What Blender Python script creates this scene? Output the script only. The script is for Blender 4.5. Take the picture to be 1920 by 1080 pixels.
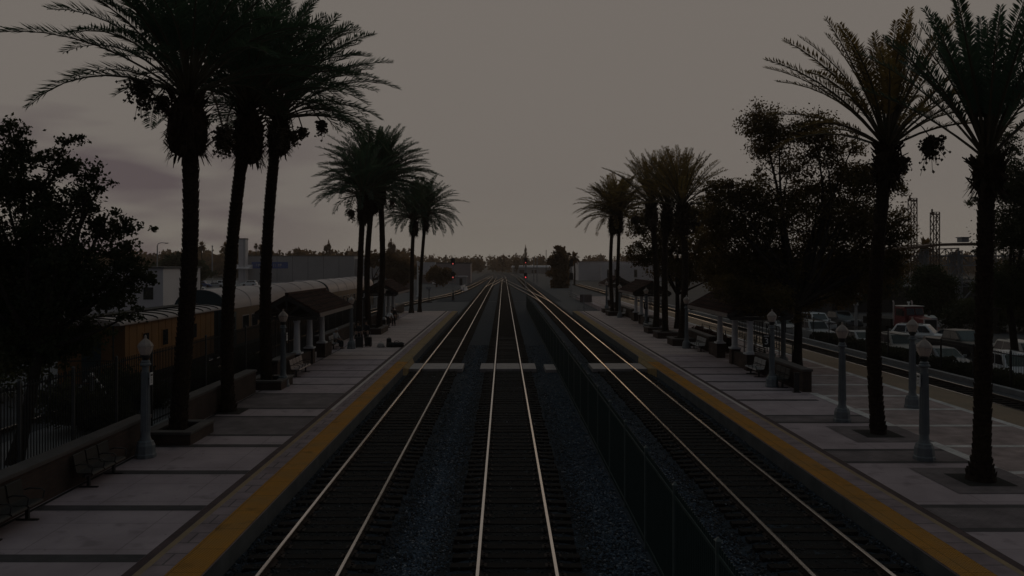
import bpy, bmesh, math, random
import numpy as np
from math import sin, cos, pi, radians, sqrt, atan2
from mathutils import Vector, Matrix

S = bpy.context.scene
COL = S.collection
for o in list(bpy.data.objects):
    bpy.data.objects.remove(o)

# ------------------------------------------------------------------ camera
CAMZ = 5.85
cam_d = bpy.data.cameras.new('camera')
cam = bpy.data.objects.new('camera', cam_d)
COL.objects.link(cam)
cam.location = (0, 0, CAMZ)
cam.rotation_euler = (radians(90), 0, 0)
cam_d.sensor_width = 36
cam_d.lens = 28.125
cam_d.shift_x = 16 / 1920
cam_d.shift_y = -45 / 1920
cam_d.clip_start = 0.1
cam_d.clip_end = 6000
S.camera = cam

# ------------------------------------------------------------------ sky, sun, exposure
S.view_settings.view_transform = 'Standard'
S.view_settings.look = 'None'
S.view_settings.exposure = 0
S.view_settings.gamma = 1
SUN_EL, SUN_AZ = radians(6.0), radians(9.0)      # azimuth to the right of straight down the tracks
W = bpy.data.worlds.new('World')
S.world = W
W.use_nodes = True
wn, wl = W.node_tree.nodes, W.node_tree.links
wn.clear()
def wnode(t, **k):
    n = wn.new(t)
    for a, b in k.items():
        setattr(n, a, b)
    return n
sky = wnode('ShaderNodeTexSky', sky_type='NISHITA', sun_disc=False, sun_elevation=SUN_EL, sun_rotation=SUN_AZ,
            air_density=1.0, dust_density=1.2, ozone_density=1.0)
gain = wnode('ShaderNodeMix', data_type='RGBA', blend_type='MULTIPLY')
gain.inputs[0].default_value = 1
wl.new(sky.outputs[0], gain.inputs[6])
gain.inputs[7].default_value = (0.18, 0.155, 0.20, 1)
# a thin even cloud veil lit by the set sun: it caps the sky at one pale tone
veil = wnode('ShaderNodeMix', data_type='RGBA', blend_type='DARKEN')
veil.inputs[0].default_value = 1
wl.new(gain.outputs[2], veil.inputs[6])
# grey-pink cloud bank low on the left
tc = wnode('ShaderNodeTexCoord')
mp = wnode('ShaderNodeMapping')
mp.inputs['Scale'].default_value = (4.2, 4.2, 17)
mp.inputs['Location'].default_value = (0.35, 0.0, 0.4)
wl.new(tc.outputs['Generated'], mp.inputs[0])
nz = wnode('ShaderNodeTexNoise')
nz.inputs['Scale'].default_value = 1.0
nz.inputs['Detail'].default_value = 3
nz.inputs['Roughness'].default_value = 0.5
wl.new(mp.outputs[0], nz.inputs['Vector'])
cr = wnode('ShaderNodeMapRange')
cr.inputs[1].default_value = 0.43
cr.inputs[2].default_value = 0.57
wl.new(nz.outputs[0], cr.inputs[0])
sx = wnode('ShaderNodeSeparateXYZ')
wl.new(tc.outputs['Generated'], sx.inputs[0])
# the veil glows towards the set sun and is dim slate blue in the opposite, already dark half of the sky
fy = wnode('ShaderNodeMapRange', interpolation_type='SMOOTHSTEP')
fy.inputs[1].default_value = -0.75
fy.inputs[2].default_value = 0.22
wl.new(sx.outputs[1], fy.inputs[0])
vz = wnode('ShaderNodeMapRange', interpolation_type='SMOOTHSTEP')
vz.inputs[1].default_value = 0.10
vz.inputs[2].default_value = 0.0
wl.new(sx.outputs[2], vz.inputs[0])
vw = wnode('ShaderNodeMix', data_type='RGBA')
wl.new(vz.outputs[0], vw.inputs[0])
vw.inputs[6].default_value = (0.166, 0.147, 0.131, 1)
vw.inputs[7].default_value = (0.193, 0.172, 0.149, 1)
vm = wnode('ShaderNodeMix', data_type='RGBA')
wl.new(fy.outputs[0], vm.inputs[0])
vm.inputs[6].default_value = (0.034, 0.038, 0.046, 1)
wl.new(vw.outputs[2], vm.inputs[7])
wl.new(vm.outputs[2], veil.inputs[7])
ml = wnode('ShaderNodeMapRange')
ml.inputs[1].default_value = -0.16
ml.inputs[2].default_value = -0.36
wl.new(sx.outputs[0], ml.inputs[0])
mz = wnode('ShaderNodeMapRange')
mz.inputs[1].default_value = 0.235
mz.inputs[2].default_value = 0.15
wl.new(sx.outputs[2], mz.inputs[0])
mm = wnode('ShaderNodeMath', operation='MULTIPLY')
wl.new(ml.outputs[0], mm.inputs[0]); wl.new(mz.outputs[0], mm.inputs[1])
mm2 = wnode('ShaderNodeMath', operation='MULTIPLY')
wl.new(mm.outputs[0], mm2.inputs[0]); wl.new(cr.outputs[0], mm2.inputs[1])
cl = wnode('ShaderNodeMix', data_type='RGBA', blend_type='MULTIPLY')
wl.new(mm2.outputs[0], cl.inputs[0])
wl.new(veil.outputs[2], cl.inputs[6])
cl.inputs[7].default_value = (0.60, 0.545, 0.63, 1)
bg = wnode('ShaderNodeBackground')
bg.inputs[1].default_value = 1.0
wl.new(cl.outputs[2], bg.inputs[0])
wo = wnode('ShaderNodeOutputWorld')
wl.new(bg.outputs[0], wo.inputs[0])

sun_d = bpy.data.lights.new('sun', 'SUN')
sun_d.energy = 0.03
sun_d.color = (1.0, 0.62, 0.32)
sun_d.angle = radians(14)
sun = bpy.data.objects.new('sun', sun_d)
COL.objects.link(sun)
sd = Vector((sin(SUN_AZ) * cos(SUN_EL), cos(SUN_AZ) * cos(SUN_EL), sin(SUN_EL)))
sun.rotation_euler = sd.to_track_quat('Z', 'Y').to_euler()

# ------------------------------------------------------------------ helpers
def px2g(px, py, z=0.0):
    Y = (CAMZ - z) * 1500 / (py - 495)
    return Vector(((px - 944) / 1500 * Y, Y, z))
def px2d(px, py, Y):
    return Vector(((px - 944) / 1500 * Y, Y, CAMZ - (py - 495) / 1500 * Y))

class MB:
    def __init__(s):
        s.v, s.f, s.m = [], [], []
    def add(s, vs, fs, mi=0):
        b = len(s.v)
        s.v += [tuple(v) for v in vs]
        s.f += [tuple(i + b for i in f) for f in fs]
        s.m += [mi] * len(fs)
        return s
    def box(s, x0, x1, y0, y1, z0, z1, mi=0):
        v = [(x0,y0,z0),(x1,y0,z0),(x1,y1,z0),(x0,y1,z0),(x0,y0,z1),(x1,y0,z1),(x1,y1,z1),(x0,y1,z1)]
        return s.add(v, [(3,2,1,0),(4,5,6,7),(0,1,5,4),(1,2,6,5),(2,3,7,6),(3,0,4,7)], mi)
    def hexa(s, bot, top, mi=0):
        return s.add(list(bot) + list(top), [(3,2,1,0),(4,5,6,7),(0,1,5,4),(1,2,6,5),(2,3,7,6),(3,0,4,7)], mi)
    def bar(s, p, q, w, h=None, mi=0, up=(0,0,1)):
        h = h or w
        p, q = Vector(p), Vector(q)
        d = (q - p).normalized()
        u = Vector(up)
        if abs(d.dot(u)) > .99: u = Vector((0,1,0))
        a = d.cross(u).normalized() * w / 2
        b = a.cross(d).normalized() * h / 2
        return s.hexa([p-a-b, p+a-b, p+a+b, p-a+b], [q-a-b, q+a-b, q+a+b, q-a+b], mi)
    def tube(s, pts, rad, n=8, mi=0, cap=True):
        pts = [Vector(p) for p in pts]
        if not hasattr(rad, '__len__'): rad = [rad] * len(pts)
        rings, vs, fs = [], [], []
        prev = None
        for i, p in enumerate(pts):
            d = (pts[min(i+1, len(pts)-1)] - pts[max(i-1, 0)]).normalized()
            if prev is None:
                u = Vector((1,0,0)) if abs(d.x) < .9 else Vector((0,1,0))
            else: u = prev
            a = (u - d * u.dot(d)).normalized()
            prev = a
            b = d.cross(a)
            for k in range(n):
                t = 2 * pi * k / n
                vs.append(p + (a * cos(t) + b * sin(t)) * rad[i])
        for i in range(len(pts) - 1):
            for k in range(n):
                k2 = (k + 1) % n
                fs.append((i*n+k, i*n+k2, (i+1)*n+k2, (i+1)*n+k))
        if cap:
            fs.append(tuple(range(n))[::-1]); fs.append(tuple((len(pts)-1)*n + k for k in range(n)))
        return s.add(vs, fs, mi)
    def lathe(s, prof, c=(0,0,0), n=16, mi=0, rot=0.0):
        vs, fs = [], []
        for r, z in prof:
            for k in range(n):
                t = 2 * pi * k / n + rot
                vs.append((c[0] + r*cos(t), c[1] + r*sin(t), c[2] + z))
        for i in range(len(prof) - 1):
            for k in range(n):
                k2 = (k + 1) % n
                fs.append((i*n+k, i*n+k2, (i+1)*n+k2, (i+1)*n+k))
        fs.append(tuple(range(n))[::-1]); fs.append(tuple((len(prof)-1)*n + k for k in range(n)))
        return s.add(vs, fs, mi)
    def prism(s, poly, axis, a, b, mi=0):
        """poly in the two other axes, extruded along axis from a to b"""
        n = len(poly)
        def mk(p, t):
            return {'x': (t, p[0], p[1]), 'y': (p[0], t, p[1]), 'z': (p[0], p[1], t)}[axis]
        vs = [mk(p, a) for p in poly] + [mk(p, b) for p in poly]
        fs = [tuple(range(n))[::-1], tuple(range(n, 2*n))]
        for k in range(n):
            k2 = (k + 1) % n
            fs.append((k, k2, n + k2, n + k))
        return s.add(vs, fs, mi)
    def quad(s, a, b, c, d, mi=0):
        return s.add([a, b, c, d], [(0,1,2,3)], mi)
    def build(s, name, mats, parent=None, smooth=False, bevel=0, fix=True):
        me = bpy.data.meshes.new(name)
        me.from_pydata(s.v, [], s.f)
        if not isinstance(mats, (list, tuple)): mats = [mats]
        for m in mats: me.materials.append(m)
        me.polygons.foreach_set('material_index', s.m)
        if fix:
            bm = bmesh.new(); bm.from_mesh(me)
            bmesh.ops.recalc_face_normals(bm, faces=bm.faces)
            bm.to_mesh(me); bm.free()
        if smooth:
            me.polygons.foreach_set('use_smooth', [True] * len(me.polygons))
            try: me.set_sharp_from_angle(angle=radians(40))
            except Exception: pass
        me.update()
        o = bpy.data.objects.new(name, me)
        COL.objects.link(o)
        if parent: o.parent = parent
        if bevel:
            b = o.modifiers.new('bevel', 'BEVEL'); b.width = bevel; b.segments = 2; b.limit_method = 'ANGLE'
        return o

def np_obj(name, V, F, mats, parent=None):
    """quads from numpy arrays"""
    me = bpy.data.meshes.new(name)
    V = np.asarray(V, dtype=np.float32).reshape(-1, 3); F = np.asarray(F, dtype=np.int32)
    k = F.shape[1]
    me.vertices.add(len(V)); me.vertices.foreach_set('co', V.ravel())
    me.loops.add(F.size); me.loops.foreach_set('vertex_index', F.ravel())
    me.polygons.add(len(F))
    me.polygons.foreach_set('loop_start', np.arange(0, F.size, k, dtype=np.int32))
    me.polygons.foreach_set('loop_total', np.full(len(F), k, dtype=np.int32))
    if not isinstance(mats, (list, tuple)): mats = [mats]
    for m in mats: me.materials.append(m)
    me.update(calc_edges=True)
    o = bpy.data.objects.new(name, me)
    COL.objects.link(o)
    if parent: o.parent = parent
    return o

def tag(o, label=None, cat=None, group=None, kind=None):
    if label: o['label'] = label
    if cat: o['category'] = cat
    if group: o['group'] = group
    if kind: o['kind'] = kind
    return o
def thing(name, label, cat, loc=(0,0,0), rz=0.0, group=None):
    o = bpy.data.objects.new(name, None)
    COL.objects.link(o)
    o.location = loc; o.rotation_euler = (0, 0, rz)
    o.empty_display_size = .2
    return tag(o, label, cat, group)
def dup(root, loc, rz, label, group=None):
    def cp(o, par):
        c = o.copy(); COL.objects.link(c); c.parent = par
        for ch in o.children: cp(ch, c)
        return c
    r = cp(root, None)
    r.location = loc; r.rotation_euler = (0, 0, rz); r['label'] = label
    if group: r['group'] = group
    return r

# ------------------------------------------------------------------ materials
MATS = {}
def mat(name, c1, c2=None, scale=4.0, rough=.7, metal=0.0, bump=0.0, bscale=None, transl=0.0, detail=4, spec=0.5, coord='Object', stretch=(1,1,1), lo=.35, hi=.65, rvar=0.0, tcol=None):
    if name in MATS: return MATS[name]
    m = bpy.data.materials.new(name); MATS[name] = m
    m.use_nodes = True
    n, l = m.node_tree.nodes, m.node_tree.links
    p = n['Principled BSDF']
    p.inputs['Roughness'].default_value = rough
    p.inputs['Metallic'].default_value = metal
    p.inputs['Specular IOR Level'].default_value = spec
    if c2 is None: c2 = tuple(x * .78 for x in c1)
    t = n.new('ShaderNodeTexCoord'); mp = n.new('ShaderNodeMapping')
    mp.inputs['Scale'].default_value = stretch
    l.new(t.outputs[coord], mp.inputs[0])
    z = n.new('ShaderNodeTexNoise'); z.inputs['Scale'].default_value = scale; z.inputs['Detail'].default_value = detail
    z.inputs['Roughness'].default_value = .6
    l.new(mp.outputs[0], z.inputs['Vector'])
    r = n.new('ShaderNodeMapRange'); r.inputs[1].default_value = lo; r.inputs[2].default_value = hi
    l.new(z.outputs[0], r.inputs[0])
    x = n.new('ShaderNodeMix'); x.data_type = 'RGBA'
    l.new(r.outputs[0], x.inputs[0]); x.inputs[6].default_value = (*c1, 1); x.inputs[7].default_value = (*c2, 1)
    l.new(x.outputs[2], p.inputs['Base Color'])
    if rvar:
        q = n.new('ShaderNodeMapRange'); q.inputs[3].default_value = max(.02, rough - rvar); q.inputs[4].default_value = min(1, rough + rvar)
        l.new(z.outputs[0], q.inputs[0]); l.new(q.outputs[0], p.inputs['Roughness'])
    if bump:
        z2 = n.new('ShaderNodeTexNoise'); z2.inputs['Scale'].default_value = bscale or scale * 6; z2.inputs['Detail'].default_value = 5
        l.new(mp.outputs[0], z2.inputs['Vector'])
        b = n.new('ShaderNodeBump'); b.inputs['Strength'].default_value = bump; b.inputs['Distance'].default_value = .02
        l.new(z2.outputs[0], b.inputs['Height']); l.new(b.outputs[0], p.inputs['Normal'])
    if transl:
        tr = n.new('ShaderNodeBsdfTranslucent')
        if tcol:
            x2 = n.new('ShaderNodeMix'); x2.data_type = 'RGBA'; l.new(r.outputs[0], x2.inputs[0])
            x2.inputs[6].default_value = (*tcol, 1); x2.inputs[7].default_value = (*[q*.5 for q in tcol], 1)
            l.new(x2.outputs[2], tr.inputs[0])
        else: l.new(x.outputs[2], tr.inputs[0])
        ms = n.new('ShaderNodeMixShader'); ms.inputs[0].default_value = transl
        out = n['Material Output']
        l.new(p.outputs[0], ms.inputs[1]); l.new(tr.outputs[0], ms.inputs[2]); l.new(ms.outputs[0], out.inputs[0])
    return m
def brick_mat(name, c1, c2, cm, bw=.22, bh=.075, flat=False, rough=.85, mort=.012, bump=.5):
    if name in MATS: return MATS[name]
    m = bpy.data.materials.new(name); MATS[name] = m
    m.use_nodes = True
    n, l = m.node_tree.nodes, m.node_tree.links
    p = n['Principled BSDF']; p.inputs['Roughness'].default_value = rough
    p.inputs['Specular IOR Level'].default_value = .3
    t = n.new('ShaderNodeTexCoord'); sp = n.new('ShaderNodeSeparateXYZ'); cb = n.new('ShaderNodeCombineXYZ')
    l.new(t.outputs['Object'], sp.inputs[0])
    if flat:
        l.new(sp.outputs[0], cb.inputs[0]); l.new(sp.outputs[1], cb.inputs[1])
    else:
        a = n.new('ShaderNodeMath'); l.new(sp.outputs[0], a.inputs[0]); l.new(sp.outputs[1], a.inputs[1])
        l.new(a.outputs[0], cb.inputs[0]); l.new(sp.outputs[2], cb.inputs[1])
    b = n.new('ShaderNodeTexBrick')
    b.inputs['Scale'].default_value = 1
    b.inputs['Color1'].default_value = (*c1, 1); b.inputs['Color2'].default_value = (*c2, 1); b.inputs['Mortar'].default_value = (*cm, 1)
    b.inputs['Brick Width'].default_value = bw; b.inputs['Row Height'].default_value = bh; b.inputs['Mortar Size'].default_value = mort
    l.new(cb.outputs[0], b.inputs['Vector'])
    z = n.new('ShaderNodeTexNoise'); z.inputs['Scale'].default_value = 1.6; z.inputs['Detail'].default_value = 6
    l.new(t.outputs['Object'], z.inputs['Vector'])
    r = n.new('ShaderNodeMapRange'); r.inputs[1].default_value = .3; r.inputs[2].default_value = .75; r.inputs[3].default_value = .65; r.inputs[4].default_value = 1.15
    l.new(z.outputs[0], r.inputs[0])
    x = n.new('ShaderNodeMix'); x.data_type = 'RGBA'; x.blend_type = 'MULTIPLY'; x.inputs[0].default_value = 1
    l.new(b.outputs[0], x.inputs[6]); l.new(r.outputs[0], x.inputs[7])
    l.new(x.outputs[2], p.inputs['Base Color'])
    bp = n.new('ShaderNodeBump'); bp.inputs['Strength'].default_value = bump; bp.inputs['Distance'].default_value = .01; bp.invert = True
    l.new(b.outputs['Fac'], bp.inputs['Height']); l.new(bp.outputs[0], p.inputs['Normal'])
    return m
def emit_mat(name, c, s):
    m = bpy.data.materials.new(name); MATS[name] = m
    m.use_nodes = True
    p = m.node_tree.nodes['Principled BSDF']
    p.inputs['Base Color'].default_value = (*c, 1)
    p.inputs['Emission Color'].default_value = (*c, 1); p.inputs['Emission Strength'].default_value = s
    return m
def dome_mat(name, c1, c2):
    """yellow tactile paving: rows of small domes as bump, wear in patches"""
    m = mat(name, c1, c2, scale=.9, rough=.75, spec=.3, detail=6)
    n, l = m.node_tree.nodes, m.node_tree.links
    t = n.new('ShaderNodeTexCoord'); sp = n.new('ShaderNodeSeparateXYZ'); l.new(t.outputs['Object'], sp.inputs[0])
    hs = []
    for k in (0, 1):
        a = n.new('ShaderNodeMath'); a.operation = 'MULTIPLY'; a.inputs[1].default_value = 2 * pi / .06; l.new(sp.outputs[k], a.inputs[0])
        b = n.new('ShaderNodeMath'); b.operation = 'SINE'; l.new(a.outputs[0], b.inputs[0]); hs.append(b)
    c = n.new('ShaderNodeMath'); c.operation = 'MULTIPLY'; l.new(hs[0].outputs[0], c.inputs[0]); l.new(hs[1].outputs[0], c.inputs[1])
    bp = n.new('ShaderNodeBump'); bp.inputs['Strength'].default_value = 1.0; bp.inputs['Distance'].default_value = .02
    l.new(c.outputs[0], bp.inputs['Height']); l.new(bp.outputs[0], n['Principled BSDF'].inputs['Normal'])
    return m

M_CONC = mat('platform_concrete', (.47,.375,.395), (.35,.275,.29), scale=.55, rough=.8, bump=.15, bscale=40, detail=8, spec=.35)
def overlay_joints(m, w, h, strength=.55, mort=.012, off=0.0, stains=True):
    n, l = m.node_tree.nodes, m.node_tree.links
    ps = n['Principled BSDF']; src = ps.inputs['Base Color'].links[0].from_socket
    t = n.new('ShaderNodeTexCoord')
    b = n.new('ShaderNodeTexBrick'); b.offset = off
    b.inputs['Scale'].default_value = 1; b.inputs['Brick Width'].default_value = w; b.inputs['Row Height'].default_value = h
    b.inputs['Mortar Size'].default_value = mort
    b.inputs['Color1'].default_value = (1,1,1,1); b.inputs['Color2'].default_value = (.93,.93,.93,1); b.inputs['Mortar'].default_value = (strength,)*3 + (1,)
    l.new(t.outputs['Object'], b.inputs['Vector'])
    x = n.new('ShaderNodeMix'); x.data_type = 'RGBA'; x.blend_type = 'MULTIPLY'; x.inputs[0].default_value = 1
    l.new(src, x.inputs[6]); l.new(b.outputs[0], x.inputs[7])
    out = x.outputs[2]
    if stains:                                        # spilled drinks, gum spots, scuffs
        for sc, lo, hi, dk in ((1.7, .60, .72, .72), (9.0, .70, .76, .6), (26.0, .72, .76, .55)):
            z = n.new('ShaderNodeTexNoise'); z.inputs['Scale'].default_value = sc; z.inputs['Detail'].default_value = 2
            l.new(t.outputs['Object'], z.inputs['Vector'])
            r = n.new('ShaderNodeMapRange'); r.inputs[1].default_value = lo; r.inputs[2].default_value = hi; r.inputs[3].default_value = 1; r.inputs[4].default_value = dk
            l.new(z.outputs[0], r.inputs[0])
            y = n.new('ShaderNodeMix'); y.data_type = 'RGBA'; y.blend_type = 'MULTIPLY'; y.inputs[0].default_value = 1
            l.new(out, y.inputs[6]); l.new(r.outputs[0], y.inputs[7]); out = y.outputs[2]
    l.new(out, ps.inputs['Base Color'])
overlay_joints(M_CONC, 1.9, 1.585, .62)
M_PAVER = brick_mat('edge_paver', (.34,.255,.265), (.30,.225,.235), (.15,.12,.12), bw=3.2, bh=.6, flat=True, bump=.2, mort=.02)
M_REDPAVE = brick_mat('red_paving', (.43,.325,.31), (.37,.28,.27), (.3,.235,.23), bw=.4, bh=.2, flat=True, bump=.25, mort=.008)
M_BAND = brick_mat('dark_band_brick', (.10,.085,.088), (.08,.07,.073), (.06,.056,.058), bw=.2, bh=.1, flat=True, bump=.3, mort=.006)
M_MAUVE = brick_mat('mauve_brick_paving', (.225,.18,.185), (.19,.155,.16), (.12,.10,.10), bw=.2, bh=.1, flat=True, bump=.3, mort=.006)
M_REDBAND = brick_mat('red_band_brick', (.115,.07,.072), (.09,.058,.06), (.06,.05,.05), bw=.2, bh=.1, flat=True, bump=.3, mort=.006)
M_TAN = mat('tan_edge_stone', (.36,.245,.13), (.27,.19,.12), scale=2, rough=.8)
M_LIGHTLINE = brick_mat('light_line_brick', (.80,.75,.73), (.72,.67,.65), (.5,.46,.45), bw=.2, bh=.1, flat=True, mort=.008)
M_YELLOW = dome_mat('yellow_tactile', (.74,.315,.03), (.58,.285,.065))
overlay_joints(M_YELLOW, .61, 1.22, .6, .012)
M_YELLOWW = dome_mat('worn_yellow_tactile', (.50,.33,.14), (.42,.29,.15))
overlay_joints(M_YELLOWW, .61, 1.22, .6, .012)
M_CONC2 = mat('warm_platform_concrete', (.56,.44,.42), (.46,.36,.345), scale=.4, rough=.8, detail=8, spec=.35)  # paler, warmer copy of the platform concrete with evening light in its colour
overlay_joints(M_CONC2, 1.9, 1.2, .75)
M_PALETAN = mat('pale_edge_stone', (.60,.51,.47), (.5,.43,.4), scale=2, rough=.8)
M_TANEDGE = dome_mat('worn_tan_tactile', (.46,.33,.23), (.39,.295,.21))
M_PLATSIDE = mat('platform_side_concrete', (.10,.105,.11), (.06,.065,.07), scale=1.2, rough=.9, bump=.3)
M_BALLAST = mat('ballast_bed', (.040,.054,.070), (.018,.025,.034), scale=16, rough=.95, bump=1.0, bscale=26, detail=8, spec=.2)
M_STONE = mat('ballast_stone', (.084,.12,.165), (.038,.053,.074), scale=9, rough=.8, spec=.35, detail=2)
M_FARBALLAST = mat('pale_ballast', (.085,.09,.10), (.06,.064,.072), scale=.5, rough=.95, bump=.6, bscale=20, detail=10)
M_OIL = mat('oily_track_bed', (.009,.0095,.010), (.017,.018,.019), scale=5, rough=.9, bump=.9, bscale=24, spec=.2)
M_TIE = mat('sleeper_timber', (.014,.012,.011), (.026,.022,.02), scale=3, rough=.9, bump=.4, stretch=(1,8,1), spec=.15)
M_RAILTOP = mat('polished_rail_head', (.92,.87,.83), (.82,.78,.74), scale=3, rough=.24, metal=1)
M_RUST = mat('rusty_rail', (.055,.034,.025), (.03,.02,.016), scale=7, rough=.85, bump=.3)
M_GROUND = mat('ground_earth', (.07,.068,.065), (.045,.044,.042), scale=.05, rough=.95, detail=10)
M_ASPHALT = mat('asphalt', (.058,.058,.06), (.045,.045,.048), scale=.2, rough=.9, bump=.3, bscale=60, detail=8)
M_PAVEMENT = mat('pale_pavement', (.22,.225,.24), (.17,.17,.18), scale=.6, rough=.85)
M_BRICK = brick_mat('wall_brick', (.085,.05,.04), (.062,.038,.032), (.055,.048,.042))
M_CAP = mat('wall_cap', (.10,.085,.08), (.07,.06,.058), scale=2, rough=.85, bump=.2)
M_POSTGREY = mat('lamp_post_paint', (.155,.175,.19), (.125,.14,.155), scale=3, rough=.5, spec=.4, bump=.05)
M_DARKMETAL = mat('dark_metal', (.02,.021,.022), (.03,.03,.03), scale=6, rough=.5, metal=.3)
M_BLACK = mat('black_paint', (.012,.012,.013), (.018,.018,.018), scale=5, rough=.45)
M_LANT = mat('lantern_acrylic', (.80,.70,.64), (.70,.61,.55), scale=3, rough=.4, transl=.45)
M_LANTCAP = mat('lantern_lid', (.50,.42,.38), (.42,.35,.31), scale=3, rough=.5, transl=.25)
M_WHITE = mat('white_column_paint', (.62,.62,.64), (.52,.52,.54), scale=2, rough=.6)
M_SIGNWHITE = mat('white_sign', (.75,.74,.73), (.66,.65,.64), scale=5, rough=.5)
M_TILE = brick_mat('roof_tile', (.085,.032,.024), (.062,.025,.02), (.02,.01,.009), bw=.28, bh=.2, bump=.8, mort=.02)
M_TIMBER = mat('painted_timber', (.045,.037,.033), (.034,.029,.027), scale=3, rough=.7, stretch=(1,6,1))
M_FASCIA = mat('fascia_board', (.22,.18,.165), (.17,.14,.13), scale=3, rough=.6)
M_FENCE = mat('dark_green_fence_paint', (.026,.05,.047), (.02,.04,.037), scale=4, rough=.5, spec=.4)
M_TRUNK = mat('palm_trunk_bark', (.05,.035,.026), (.022,.016,.013), scale=6, rough=.95, bump=.8, spec=.1, stretch=(1,1,2))
M_BOOT = mat('palm_boots', (.045,.03,.02), (.018,.013,.010), scale=5, rough=.95, spec=.1)
M_FROND = mat('palm_leaf', (.048,.092,.070), (.026,.054,.042), scale=.8, rough=.6, transl=.35, tcol=(.12,.19,.10), spec=.25)
M_FRONDW = mat('palm_leaf_olive', (.075,.065,.03), (.04,.04,.02), scale=.8, rough=.6, transl=.5, tcol=(.34,.22,.075), spec=.25)
M_STALK = mat('frond_stalk', (.075,.06,.03), (.05,.04,.022), scale=3, rough=.6)
M_FRUIT = mat('date_bunch', (.05,.03,.014), (.03,.02,.01), scale=9, rough=.7)
M_BARK = mat('tree_bark', (.04,.033,.028), (.02,.017,.015), scale=6, rough=.95, bump=.7, spec=.1)
M_LEAF = mat('tree_leaf', (.042,.06,.034), (.02,.03,.018), scale=.7, rough=.7, transl=.35, tcol=(.13,.13,.05), spec=.15)
M_LEAFW = mat('tree_leaf_olive', (.055,.048,.024), (.025,.024,.013), scale=.6, rough=.7, transl=.4, tcol=(.30,.20,.07), spec=.15)
M_LEAFG = mat('tree_leaf_fresh', (.045,.06,.022), (.025,.036,.014), scale=.7, rough=.7, transl=.25, spec=.15)
M_FARLEAF = mat('far_leaf', (.075,.05,.03), (.04,.03,.02), scale=.12, rough=.9, transl=.5, tcol=(.32,.18,.07), spec=.05)
M_SOIL = mat('soil', (.016,.013,.011), (.01,.009,.008), scale=4, rough=1, bump=.6)

# ================================================================== SETTING
rng = random.Random(7)
nrg = np.random.default_rng(7)
def struct(name, mb, m, **k):
    o = mb.build(name, m, **k); o['kind'] = 'structure'; return o

struct('ground', MB().quad((-2500,-60,-1.0),(2500,-60,-1.0),(2500,4000,-1.0),(-2500,4000,-1.0)), M_GROUND)
struct('railway_land', MB().box(-44,24.35,-20,520,-1.2,-.30), M_FARBALLAST)
struct('parking_lot', MB().quad((25.2,-10,-.92),(150,-10,-.92),(150,175,-.92),(25.2,175,-.92)), M_ASPHALT)
struct('far_parking_lot', MB().quad((-170,150,-.95),(-44.2,150,-.95),(-44.2,330,-.95),(-170,330,-.95)), M_PAVEMENT)
struct('pavement', MB().box(-16.2,-11.35,4,34,-.4,.06), M_PAVEMENT)
struct('kerb', MB().box(24.0,24.35,-10,175,-.35,-.08), mat('kerb_concrete', (.25,.25,.26), (.18,.18,.19), scale=2))

# ballast: a displaced sheet with a slight crown at each track
TRX = [(-3.88,'left'), (.26,'centre'), (6.59,'right')]
def ballast_sheet():
    xs = np.linspace(-5.5, 8.3, 70); ys = np.concatenate([np.arange(2, 60, .2), np.arange(60, 130, 1.5)])
    X, Y = np.meshgrid(xs, ys)
    Z = np.full_like(X, -.25)
    for tx, _ in TRX:
        Z += .085 * np.exp(-((X - tx) / 1.25) ** 6)
    Z += nrg.normal(0, .012, X.shape)
    V = np.stack([X, Y, Z], -1).reshape(-1, 3)
    nx = len(xs); i = np.arange((len(ys) - 1) * nx).reshape(-1, nx)[:, :-1].ravel()
    F = np.stack([i, i + 1, i + nx + 1, i + nx], -1)
    o = np_obj('ballast', V, F, M_BALLAST); o['kind'] = 'structure'
ballast_sheet()
struct('far_ballast', MB().quad((-11,130.2,-.255),(9.5,130.2,-.255),(9.5,519,-.255),(-11,519,-.255)), M_BALLAST)
# oil-darkened bed between the rails
for tx, nm in TRX:
    b = MB()
    b.box(tx-.66, tx+.66, 2, 300, -.3, -.148)
    struct('oily_track_bed', b, M_OIL)

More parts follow.
